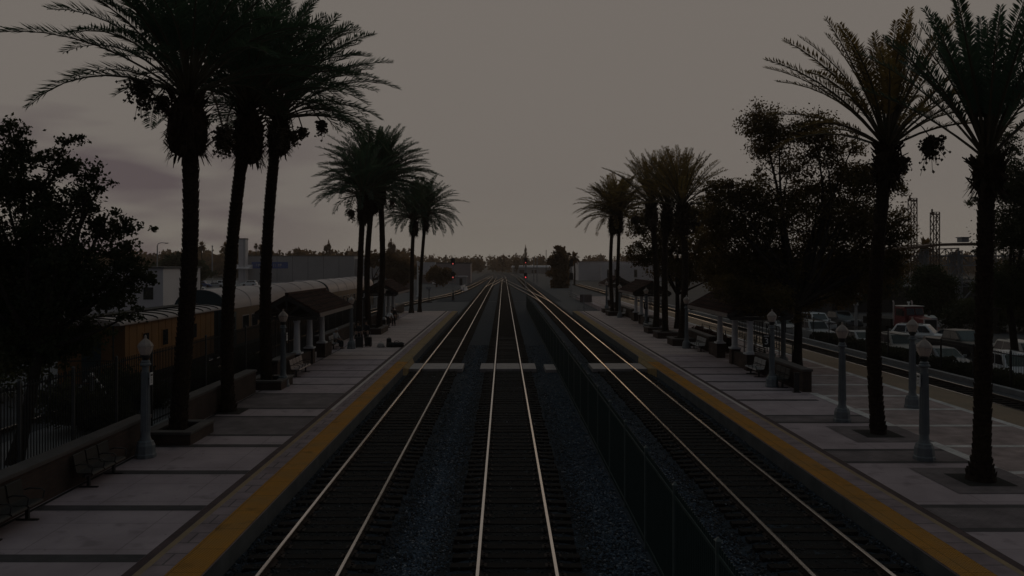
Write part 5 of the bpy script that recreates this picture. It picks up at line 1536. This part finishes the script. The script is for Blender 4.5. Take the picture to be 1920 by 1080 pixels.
def car(label, kind, loc, rz, m, group='cars parked beyond the far right track', name='parked_car'):
    c = CARS[kind]; L, W, r = c['L'], c['W'], c['r']
    t = thing(name, label, 'car', loc, rz, group)
    fx, rx = L/2 + c['wb']/2 + .05, L/2 - c['wb']/2 + .05
    top = c['body']; bot = []
    for wx in (fx, rx):
        bot.append((wx+r*1.22, c['low']))
        for k in range(1,8):
            a = pi*k/8; bot.append((wx+r*1.2*cos(a), r*.95+r*1.2*sin(a)))
        bot.append((wx-r*1.22, c['low']))
    poly = top + [(L-.03, c['low'])] + bot + [(.03, c['low'])]
    def ring(y, k, dz):
        cx = L/2
        return [(cx+(p[0]-cx)*k - L/2, y, p[1] - (dz if p[1] > .7 else 0)) for p in poly]
    rings = [ring(-W/2+.0,.985,.06), ring(-W/2+.07,1,0), ring(-W*.2,1.01,-.02), ring(W*.2,1.01,-.02), ring(W/2-.07,1,0), ring(W/2,.985,.06)]
    b = MB(); n = len(poly); vs = [v for R_ in rings for v in R_]; fs = []
    for i in range(5):
        for k in range(n):
            k2 = (k+1) % n; fs.append((i*n+k, i*n+k2, (i+1)*n+k2, (i+1)*n+k))
    fs.append(tuple(range(n))); fs.append(tuple(range(5*n, 6*n))[::-1])
    b.add(vs, fs); b.build('body', m, t, smooth=True)
    b0, b1, t0, t1, zb, zt = c['cab']; h = L/2; wb_, wt = W/2-.05, W/2-.2
    bot8 = [(b0-h,-wb_,zb-.05),(b1-h,-wb_,zb-.05),(b1-h,wb_,zb-.05),(b0-h,wb_,zb-.05)]
    top8 = [(t0-h,-wt,zt),(t1-h,-wt,zt),(t1-h,wt,zt),(t0-h,wt,zt)]
    cb = MB().hexa(bot8, top8).build('cabin', m, t, bevel=.07)
    def pane(nm, A, B, C_, D, u0, u1, v0, v1, k=1):
        A, B, C_, D = map(Vector, (A,B,C_,D))
        nrm = (B-A).cross(D-A).normalized()*.008
        f = lambda u, v: (A.lerp(B,u)).lerp(D.lerp(C_,u), v) + nrm
        MB().quad(f(u0,v0), f(u1,v0), f(u1,v1), f(u0,v1)).build(nm, M_GLASS, cb, fix=False)
    pane('windscreen', bot8[1], bot8[2], top8[2], top8[1], .07,.93,.16,.9)
    pane('rear_window', bot8[3], bot8[0], top8[0], top8[3], .1,.9,.25,.88)
    nw = c['win']
    for i in range(nw):
        u0, u1 = .05 + i*.9/nw + .012, .05 + (i+1)*.9/nw - .012
        pane('side_window', bot8[0], bot8[1], top8[1], top8[0], u0, u1, .2, .88)
        pane('side_window', bot8[2], bot8[3], top8[3], top8[2], 1-u1, 1-u0, .2, .88)
    for wx in (fx, rx):
        for s in (-1,1): wheel(t, wx-h, s*(W/2-.11), r, .22, s)
    zf = top[-3][1]
    for s in (-1,1):
        MB().box(L-h-.16,L-h-.0,s*(W/2-.32)-.17,s*(W/2-.32)+.17,zf-.16,zf+.01).build('headlight', M_HEADL, t, bevel=.03)
        MB().box(-h-.012,-h+.06,s*(W/2-.2)-.1,s*(W/2-.2)+.1,.72,.92).build('tail_light', M_TAILL, t, bevel=.02)
        b = MB().box(b1-h-.42,b1-h-.28,min(s*(W/2+.0),s*(W/2+.2)),max(s*W/2,s*(W/2+.2)),zb+.0,zb+.14); b.build('wing_mirror', m, t, bevel=.03)
    b = MB()
    for q in range(3): b.box(L-h-.06,L-h+.018,-.48,.48,zf-.17+q*.06,zf-.14+q*.06)
    b.build('grille', M_TRIM, t)
    MB().box(L-h-.1,L-h+.045,-W/2+.12,W/2-.12,.36,.5).build('front_bumper', M_TRIM if kind == 'pickup' else m, t, bevel=.03)
    MB().box(-h-.045,-h+.1,-W/2+.12,W/2-.12,.38,.52).build('rear_bumper', m, t, bevel=.03)
    if kind in ('suv','van'):
        b = MB()
        for s in (-1,1): b.bar((t0-h+.2,s*(wt-.1),zt+.04),(t1-h-.25,s*(wt-.1),zt+.04),.035)
        b.build('roof_rails', M_TRIM, cb)
    return t
def at(px, X=None, Y=None):
    return (X, X*1500/(px-944)) if X else ((px-944)/1500*Y, Y)
ZL = -.92
D = radians(-90)
for lb, kd, x, y, rz, m in (
  ('nearest white sport utility car at the right picture edge, behind the thin fence', 'suv', 28.6, 45.0, D-.1, WHITE),
  ('silver sedan with only its curved roof showing above the hedge', 'sedan', 28.0, 51.2, D, SILVER),
  ('white car with a bluish side right of the second palm trunk', 'suv', 28.3, 57.6, D, CREAM),
  ('white low car left of the second palm trunk, behind a lamp post', 'sedan', 28.4, 63.5, D, WHITE),
  ('white boxy sport utility car facing the camera, right of the big tree trunk', 'suv', 27.4, 70.5, D+.06, WHITE),
  ('white car partly hidden just left of the big tree trunk', 'sedan', 27.2, 78.5, D, WHITE),
  ('light car roof in the back row, behind the near right palm', 'suv', 33.6, 51.5, D, CREAM),
  ('dark pickup truck with a shiny windscreen right of the nearest right lamp post', 'pickup', 34.2, 60, D+.15, BLACKP),
  ('white sport utility car in the back row beside the blue bin', 'suv', 34.6, 66.2, D+.9, WHITE),
  ('black car in the shade right of the white back row car', 'sedan', 37.0, 65.0, D+.3, BLACKP),
  ('white sport utility car in the back row above the boxy white one', 'suv', 32.0, 82, D+.15, WHITE),
  ('white fronted dark pickup in the back row, right of a white car', 'pickup', 35.4, 84.5, D+.2, GREYP),
  ('white car far back, small beside the big tree trunk', 'suv', 32.8, 93, D, WHITE)):
    car(lb, kd, (x, y, ZL), rz, m)
for i, (lb, kd, px, y, rz, m) in enumerate((
  ('white hatchback at the foot of the white tower, above the train roof','suv',468,245,pi,WHITE),
  ('silver car parked left of the leaning palm trunk, above the train roof','sedan',404,235,.4,SILVER),
  ('white van parked against the leaning palm trunk, above the train roof','van',424,238,.2,WHITE),
  ('blue and white car under the dark tree, above the train roof','suv',381,232,.1,BLUEP),
  ('small white car nearest to the train roof, right of the first palm trunk','sedan',368,205,1.2,WHITE),
  ('dark car beside the white hatchback by the grey warehouse','sedan',494,250,.0,GREYP),
  ('white car parked below the pale canopy building','sedan',826,240,.5,WHITE))):
    x = (px-944)/1500*y
    car(lb, kd, (x, y, -.95 if i < 6 else -.3), rz, m, 'cars in the distant left car park')
# red lorry
t = thing('lorry', 'red lorry with a big dark chrome-edged grille facing the camera', 'truck', (38.4, 76, ZL), D+.12)
hood = MB().hexa([(1.2,-.75,.75),(3.3,-.62,.75),(3.3,.62,.75),(1.2,.75,.75)], [(1.2,-.72,1.95),(3.25,-.52,1.72),(3.25,.52,1.72),(1.2,.72,1.95)]).build('bonnet', REDP, t, bevel=.08)
cb = MB().hexa([(-.6,-1.05,.75),(1.2,-1.05,.75),(1.2,1.05,.75),(-.6,1.05,.75)], [(-.5,-.98,2.75),(.95,-.95,2.75),(.95,.95,2.75),(-.5,.98,2.75)]).build('cab', REDP, t, bevel=.08)
for s in (-1,1):
    MB().quad((1.163,s*.06,2.02),(1.163,s*.86,2.02),(1.02,s*.8,2.6),(1.02,s*.06,2.6)).build('windscreen', M_GLASS, cb)
    MB().quad((-.3,s*1.052,1.9),(.8,s*1.052,1.9),(.75,s*1.012,2.55),(-.28,s*1.012,2.55)).build('side_window', M_GLASS, cb)
MB().box(-.5,1.05,-1.0,1.0,2.76,2.84).build('cab_roof', CREAM, t, bevel=.05)
MB().box(.1,.2,-.05,.05,2.84,3.2).box(.05,.25,-.1,.1,3.1,3.2).build('roof_beacon', M_SIGNWHITE, t)
g = MB().box(3.3,3.36,-.58,.58,.72,1.68).build('grille', M_TRIM, t)
b = MB().box(3.28,3.4,-.66,-.581,.66,1.76).box(3.28,3.4,.581,.66,.66,1.76).box(3.28,3.4,-.66,.66,1.681,1.78); b.build('grille_frame', M_ROOFSIL, g)
MB().box(3.36,3.6,-1.2,1.2,.38,.68).build('bumper', M_ROOFSIL, t, bevel=.04)
for s in (-1,1):
    b = MB(); b.tube([(2.9,s*.9,.55),(2.85,s*.95,1.05),(2.4,s*.97,1.25),(1.9,s*.97,1.2),(1.45,s*.97,.75)], .2, 8); b.build('mudguard', REDP, t, smooth=True)
    MB().lathe([(.0,-.02),(.13,-.02),(.16,.1),(.1,.2)], n=14).build('headlight', M_HEADL, t).matrix_local = Matrix.Translation((3.2,s*.85,1.15)) @ Matrix.Rotation(-pi/2,4,'Y')
    b = MB(); b.tube([(-.75,s*.95,.9),(-.75,s*.95,3.1),(-.85,s*.95,3.25)], .07, 8); b.build('exhaust_stack', M_ROOFSIL, t, smooth=True)
    for xx in (2.4, -2.2, -3.4): wheel(t, xx, s*.95, .5, .3, s)
    MB().box(1.2,1.3,s*1.3-.1,s*1.3+.1,1.9,2.4).bar((1.1,s*1.0,2.3),(1.25,s*1.25,2.3),.03).build('wing_mirror', M_TRIM, t)
MB().box(-4.2,3.2,-.42,.42,.5,.74).build('chassis', M_UNDER, t)
MB().box(-5.5,-.8,-1.22,1.22,.8,1.5).build('cargo_bed', M_UNDER, t, bevel=.03)
t = thing('waste_container', 'blue waste container with a pale lid between the red lorry and a tree', 'container', (42.2, 80.5, ZL), .2)
MB().hexa([(-.85,-.7,.15),(.85,-.7,.15),(.85,.7,.15),(-.85,.7,.15)], [(-1,-.8,1.35),(1,-.8,1.35),(1,.8,1.35),(-1,.8,1.35)]).build('body', BLUEP, t, bevel=.03)
MB().hexa([(-1.04,-.84,1.351),(1.04,-.84,1.351),(1.04,.84,1.351),(-1.04,.84,1.351)], [(-.9,-.5,1.62),(.9,-.5,1.62),(.9,.7,1.62),(-.9,.7,1.62)]).build('lid', CREAM, t, bevel=.03)
b = MB()
for x in (-.7,.7):
    for y in (-.5,.5): b.box(x-.06,x+.06,y-.06,y+.06,0,.149)
b.build('feet', M_TYRE, t)

# ================================================================== BUILDINGS AND FAR STRUCTURES
M_GREYWALL = mat('grey_render_wall', (.42,.40,.40), (.34,.325,.325), scale=.08, rough=.9, detail=8)
M_PALEWALL = mat('pale_render_wall', (.74,.69,.69), (.62,.575,.58), scale=.1, rough=.9, detail=8)
M_PINKWALL = mat('pink_render_wall', (.46,.37,.35), (.38,.31,.3), scale=.1, rough=.9)
M_DARKWALL = mat('dark_wall', (.05,.045,.042), (.035,.033,.03), scale=.2, rough=.9)
M_FLATROOF = mat('flat_roof', (.12,.115,.115), (.09,.085,.085), scale=.3, rough=.9)
M_SIGNBLUE = mat('blue_sign', (.05,.11,.36), (.04,.09,.3), scale=1, rough=.6)
t = thing('warehouse', 'long grey flat-roofed warehouse with a blue sign and a white tower', 'building', (-72, 300, -1))
W0, W1 = -24.5, 16
MB().box(W0,W1,0,30,0,9.7).build('wall', M_GREYWALL, t)
MB().box(W0-.1,W1+.1,-.1,30.1,9.7,10.0).build('parapet', M_FLATROOF, t)
MB().box(W1+.002,28,2,28,0,8.8).build('side_wing', M_GREYWALL, t)
b = MB()
for k in range(1,7): b.box(W0+k*5.8-.06, W0+k*5.8+.06, -.04, -.002, 0, 9.69)
b.build('wall_joints', M_FLATROOF, t)
tw = MB().box(-26.2,-23.6,-3.5,-.5,0,16).build('tower', M_PALEWALL, t)
MB().box(-26.3,-23.5,-3.6,-.4,16.001,16.4).build('tower_cap', M_DARKWALL, tw)
MB().box(-24.3,-24.0,-3.54,-3.502,1,15.8).build('tower_rib', M_GREYWALL, tw)
MB().hexa([(-30,-5,5.0),(-22,-5,5.0),(-22,-.05,5.0),(-30,-.05,5.0)],[(-30,-5,5.5),(-22,-5,5.2),(-22,-.05,6.6),(-30,-.05,6.6)]).build('entrance_canopy', M_PALEWALL, t)
sg = MB().box(-22.4,-8.8,-.2,-.003,5.2,7.6).build('sign', M_SIGNBLUE, t)
b = MB(); r = random.Random(3); x = -20.6
while x < -11.5:                                     # the lettering is too far off to read: pale strokes
    w_ = r.uniform(.35,.7); b.box(x,x+.14,-.24,-.202,5.75+r.choice((0,.0,.3)),6.9); b.box(x+.14,x+w_,-.24,-.202,r.choice((5.8,6.3,6.75)),r.choice((6.45,6.9))) if r.random() < .7 else None
    x += w_ + .28
b.build('lettering', mat('faded_lettering', (.5,.49,.48), (.42,.41,.4)), sg)
MB().box(-6,20,-1.2,-.8,0,.9).build('loading_kerb', M_PALEWALL, t)
t = thing('canopy_building', 'pale low building with an open canopy front left of the far left signal', 'building', (-20.5, 252, -.6))
MB().box(-6.5,10,3,14,0,6.6).build('wall', M_PINKWALL, t)
MB().box(-6.6,-1,-1,2.99,3.1,7.0).build('canopy', M_PALEWALL, t)
for x in (-5.8,-1.6): MB().box(x-.15,x+.15,-.6,-.3,0,3.09).build('column', M_PALEWALL, t)
MB().box(-6.7,10.2,2.9,14.2,6.6,6.9).build('roof', M_FLATROOF, t)
t = thing('pink_shed', 'low pinkish shed on the far left ballast, below the canopy building', 'shed', (-24.5, 195, -.3))
MB().box(-1.8,1.9,0,3,0,1.7).build('wall', mat('shed_pink', (.33,.25,.25), (.27,.21,.21), scale=1), t); MB().box(-1.95,2.05,-.15,3.15,1.7,1.85).build('roof', M_FLATROOF, t)
MB().box(-.4,.4,-.03,-.002,0,1.5).build('door', M_DARKWALL, t)
t = thing('equipment_hut', 'small grey railway hut just right of the far left signal', 'shed', (-12.3, 232, -.3))
MB().box(-1.5,1.6,0,3,0,2.4).build('wall', M_GREYWALL, t); MB().box(-1.7,1.8,-.2,3.2,2.4,2.65).build('roof', M_PALEWALL, t)
MB().box(-.45,.4,-.03,-.002,0,2.0).build('door', M_DARKWALL, t)
for i, (px, y, L_) in enumerate(((868,195,13),(872,182,10))):
    t = thing('concrete_barrier', ('longer far concrete barrier beside the siding by the left signal','nearer concrete barrier beside the siding by the left signal')[i], 'barrier', ((px-944)/1500*y, y, -.3), -.03, 'concrete barriers by the siding')
    MB().prism([(-.35,0),(.35,0),(.3,.2),(.12,.55),(.1,.95),(-.1,.95),(-.12,.55),(-.3,.2)],'y',-L_/2,L_/2).build('body', M_PALEWALL, t); MB().box(-.05,.05,-L_/2,L_/2,.951,1.0).build('top_rail', M_GALV, t)
t = thing('switch_stand', 'thin railway switch stand with a small target, past the end of the left platform', 'switch stand', (-11.9, 128, -.3))
MB().box(-.06,.06,-.06,.06,0,2.1).build('post', M_DARKMETAL, t); MB().box(-.45,.35,-.03,.03,2.1,2.5).build('target', M_GALV, t, bevel=.03); MB().box(-.5,.5,-.2,.2,0,.12).build('base', M_TIE, t); MB().bar((0,-.1,.7),(.8,-.1,.3),.05).build('lever', M_DARKMETAL, t)
t = thing('cable_marker', 'short dark conical marker post on the ballast, past the end of the left platform', 'post', (-8.5, 135, -.3))
MB().lathe([(.3,0),(.28,.3),(.16,.9),(.09,1.4),(.05,1.75)], n=10).build('cone', M_DARKMETAL, t, smooth=True); MB().lathe([(.07,1.3),(.12,1.34),(.12,1.44),(.07,1.48)], n=10).build('collar', M_GALV, t)
t = thing('white_building', 'long low white building with tall dark windows, beyond the right platform', 'building', (48, 330, -1))
MB().box(-17,27,0,30,0,7.6).build('wall', M_PALEWALL, t)
MB().box(-17.2,27.2,-.2,30.2,7.6,8.0).build('parapet', M_PINKWALL, t)
MB().box(-8,27,-3,-.002,0,6.6).build('front_wing', M_PALEWALL, t)
for x in (-5,-2,6,14,22):
    f = MB().box(x-.65,x+.65,-3.1,-3.003,1.4,4.6).build('window', M_FLATROOF, t); MB().box(x-.5,x+.5,-3.13,-3.102,1.5,4.5).build('pane', M_GLASS, f)
t = thing('low_white_building', 'long low white roofed building at the far end of the tracks', 'building', (16, 520, -1))
MB().box(-10,42,0,20,0,4.6).build('wall', M_GREYWALL, t); MB().hexa([(-11,-1,4.6),(43,-1,4.6),(43,21,4.6),(-11,21,4.6)],[(-10,0,5.5),(42,0,5.5),(42,20,5.9),(-10,20,5.9)]).build('roof', M_PALEWALL, t)
for x in (-4,4,14,26): MB().box(x-1.6,x+1.6,-.06,-.002,0,3).build('door', M_DARKWALL, t)
t = thing('pale_house', 'pale flat-topped building behind the big left tree', 'building', (-47, 98, -1))
MB().box(-6,5.3,0,12,0,6.3).build('wall', M_PALEWALL, t); MB().box(-6.2,5.5,-.2,12.2,6.3,6.5).build('roof', M_FLATROOF, t)
for x in (-4,0,3.5): MB().box(x-.6,x+.6,-.05,-.002,2.5,4).build('window', M_GLASS, t)
t = thing('dark_shed', 'long dark shed with a shallow roof behind the parked white cars', 'building', (46, 112, ZL))
MB().box(-9,14,0,12,0,3.4).build('wall', M_DARKWALL, t)
MB().prism([(-.6,3.4),(12.6,3.4),(12.6,3.6),(6,5.0),(-.6,3.6)],'x',-9.5,14.5).build('roof', M_FLATROOF, t)
MB().box(-3,1,-.05,-.002,0,2.8).build('door', M_FLATROOF, t)
t = thing('open_shelter_roof', 'dark low canopy roof glimpsed beneath the huge spreading tree', 'building', (32.5, 84, ZL))
MB().prism([(-.4,3.3),(6.4,3.3),(6.4,3.5),(3,4.4),(-.4,3.5)],'x',-5,5).build('roof', M_FLATROOF, t)
for x in (-4.6,4.6):
    for y in (0,6): MB().box(x-.1,x+.1,y-.1,y+.1,0,3.3).build('post', M_DARKWALL, t)
# steel lattice structure
M_STEEL = mat('weathered_steel', (.27,.30,.33), (.2,.22,.245), scale=.6, rough=.6, metal=.2)
M_RSTEEL = mat('rusty_roof_edge', (.12,.07,.05), (.09,.055,.04), scale=.5, rough=.8)
def lattice_col(b, x, y, z0, z1, w=.9, step=1.3, mt=.1):
    for sx in (-1,1):
        for sy in (-1,1): b.bar((x+sx*w/2,y+sy*w/2,z0),(x+sx*w/2,y+sy*w/2,z1), mt)
    z = z0; k = 0
    while z < z1-.1:
        z2 = min(z1, z+step)
        for sy in (-1,1): b.bar((x-(w/2 if k%2 else -w/2),y+sy*w/2,z),(x+(w/2 if k%2 else -w/2),y+sy*w/2,z2), mt*.7)
        for sx in (-1,1): b.bar((x+sx*w/2,y-(w/2 if k%2 else -w/2),z),(x+sx*w/2,y+(w/2 if k%2 else -w/2),z2), mt*.7)
        b.bar((x-w/2,y-w/2,z2),(x+w/2,y-w/2,z2), mt*.6); z = z2; k += 1
def truss(b, p, q, h, n, mt=.12):
    p, q = Vector(p), Vector(q); up = Vector((0,0,h))
    b.bar(p,q,mt*1.4); b.bar(p+up,q+up,mt*1.4)
    for i in range(n+1):
        a = p.lerp(q,i/n); b.bar(a,a+up,mt*.8)
        if i < n: c = p.lerp(q,(i+1)/n); (b.bar(a,c+up,mt*.8) if i%2 else b.bar(a+up,c,mt*.8))
SX, SY = 63, 130
t = thing('steel_structure', 'large grey steel lattice framework with open trusses behind the right trees', 'structure', (SX, SY, -1))
for j, yy in enumerate((0, 12)):
    for x in (0, 5.5, 11, 16.5, 22, 27, 33):
        b = MB(); lattice_col(b, x, yy, 0, 9.0, .7, 1.2, .11); b.build('column', M_STEEL, t, fix=False)
    for z, h in ((6.6,1.6),(3.2,.9)):
        b = MB(); truss(b, (0,yy,z), (33,yy,z), h, 18); b.build('girder', M_STEEL, t, fix=False)
b = MB()
for x in (0,11,22,33): truss(b, (x,0,8.2),(x,12,8.2),1.2,6)
for x0 in (5.5, 16.5, 11, 22):
    b.bar((x0,0,.2),(x0+5.4,0,6.5),.16); b.bar((x0+5.4,0,.2),(x0,0,6.5),.13)
b.build('bracing', M_STEEL, t, fix=False)
b = MB(); b.prism([(-1,9.0),(3,9.6),(8,10.2),(17,10.4),(34,10.5),(34,10.2),(17,10.1),(8,9.85),(3,9.25),(-1,8.7)],'y',-1,13); b.build('roof', M_RSTEEL, t)
b = MB(); b.box(13.2,14.4,3,4.4,10.5,11.2); b.box(13.05,14.55,2.8,4.6,11.2,11.35); b.build('roof_ventilator', M_STEEL, t)
MB().box(-.5,33,11.6,11.75,0,3.6).build('back_sheeting', mat('dim_cladding', (.05,.06,.07), (.035,.045,.05), scale=.4), t)
for px, top, y, lb in ((1753,398,126,'thin lattice tower rising above the steel structure roof'),(1711,372,128,'lattice tower beside the huge tree, left of the steel structure')):
    p = px2d(px, top, y); t = thing('lattice_tower', lb, 'tower', (p.x, y, -1), 0, 'lattice towers at the steel structure')
    b = MB(); lattice_col(b, 0, 0, 0, p.z+1, .95, 1.4, .12); b.build('mast', M_RSTEEL, t, fix=False)
    b = MB(); b.box(-.7,.6,-.1,.1,p.z+.6,p.z+.75); b.box(-.55,-.35,-.1,.1,p.z+.751,p.z+1.5)
    for k in range(4): b.bar((.47,-.5,3+k*2.4),(.75,-.5,3+k*2.4),.12)
    b.build('fittings', M_RSTEEL, t, fix=False)
t = thing('pipe_gantry', 'thin steel gantry beam stretching left from the steel structure', 'gantry', (54, 128, -1))
for x in (0, 4.5, 9): MB().box(x-.1,x+.1,-.1,.1,0,7.6).build('post', M_RSTEEL, t)
b = MB()
for z in (6.4,7.1,7.6): b.bar((-.3,0,z),(9.3,0,z),.12)
b.build('beam', M_RSTEEL, t)
# light poles and posts
def pole(lb, px, top, Y, base, r0, m, arm=0, cat='pole', name='light_pole'):
    p = px2d(px, top, Y); H = p.z-base
    t = thing(name, lb, cat, (p.x, Y, base))
    MB().lathe([(r0*1.8,0),(r0*1.8,.2),(r0,.25),(r0*.65,H)], n=10).build('shaft', m, t, smooth=True)
    if arm:
        b = MB(); b.tube([(0,0,H-.1),(arm*.1,0,H+.25),(arm*.5,0,H+.4),(arm,0,H+.35)], r0*.45, 6); b.build('arm', m, t, smooth=True)
        MB().box(min(arm,arm*1.35),max(arm,arm*1.35),-.15,.15,H+.26,H+.38).build('lamp_head', M_DARKMETAL, t, bevel=.03)
    else:
        MB().lathe([(r0*1.1,H),(r0*1.3,H+.1),(r0*.8,H+.25)], n=10).build('cap', m, t)
pole('street light with a curved arm behind the big left tree', 295, 460, 120, -1, .12, M_GALV, 1.2, 'street light')
pole('tall pale pole in the distant left car park, left of the leaning palm', 398, 462, 235, -1, .22, M_GALV)
pole('plain grey post in the car park right of the boxy white car', 1605, 573, 68, ZL, .16, M_GALV)
pole('pale lattice-like twin pole right of the centre signal, left one', 1001, 484, 260, -.5, .2, M_GALV)
pole('pale lattice-like twin pole right of the centre signal, right one', 1007, 484, 260, -.5, .2, M_GALV)
pole('thin pole on the skyline left of the dense tall tree', 1024, 470, 380, -1, .2, M_DARKMETAL)
pole('thin bright post beyond the far end of the left palms', 783, 492, 150, -.3, .16, M_SIGNWHITE)
t = thing('notice_board', 'pale blank notice board on a post at the end of the right platform', 'sign', (10.0, 99.5, -.28))
MB().box(-.05,.05,-.05,.05,0,2.4).build('post', M_GALV, t); MB().box(-.5,1.0,-.04,-.005+.02,1.35,2.35).build('board', M_FASCIA, t, bevel=.02)
# birds
def bird(lb, px, py, Y, rz):
    p = px2d(px, py, Y); t = thing('flying_bird', lb, 'bird', p, rz, 'birds over the left skyline')
    b = MB(); b.tube([(-.42,0,0),(-.28,0,.02),(0,0,0),(.25,0,.02),(.36,0,.05),(.46,0,.03)], [.03,.07,.12,.09,.06,.012], 8); b.build('body', M_BLACK, t, smooth=True)
    for s in (-1,1):
        b = MB(); b.add([(.14,s*.08,.05),(.2,s*.45,.22),(.08,s*.95,.2),(-.05,s*.5,.18),(-.14,s*.08,.04),(.14,s*.08,.02),(-.14,s*.08,.01)], [(0,1,3,4),(1,2,3),(5,6,3,1),(1,3,2)]); b.build('wing', M_BLACK, t)
    MB().hexa([(-.62,-.1,.0),(-.4,-.03,.0),(-.4,.03,.0),(-.62,.1,.0)],[(-.62,-.1,.02),(-.4,-.03,.03),(-.4,.03,.03),(-.62,.1,.02)]).build('tail', M_BLACK, t)
bird('small dark bird in flight just right of the nearest left palm trunk', 364.5, 450, 190, .3)
bird('small dark bird in flight with raised wings beside the leaning palm trunk', 432, 449, 190, 2.6)

# ------------------------------------------------------------------ evening haze
hz = MB().box(-420, 420, -55, 700, -2.0, 34).build('haze', mat('haze_air', (1,1,1)))
hm = bpy.data.materials.new('evening_haze'); hm.use_nodes = True
hn, hl = hm.node_tree.nodes, hm.node_tree.links
hn.clear()
hv = hn.new('ShaderNodeVolumePrincipled'); hv.inputs['Color'].default_value = (1,.87,.76,1); hv.inputs['Density'].default_value = .00032
hv.inputs['Anisotropy'].default_value = .5
ho = hn.new('ShaderNodeOutputMaterial'); hl.new(hv.outputs[0], ho.inputs['Volume'])
hz.data.materials[0] = hm
hz['kind'] = 'stuff'
hz['label'] = 'thin brownish evening haze hanging over the tracks and the distance'
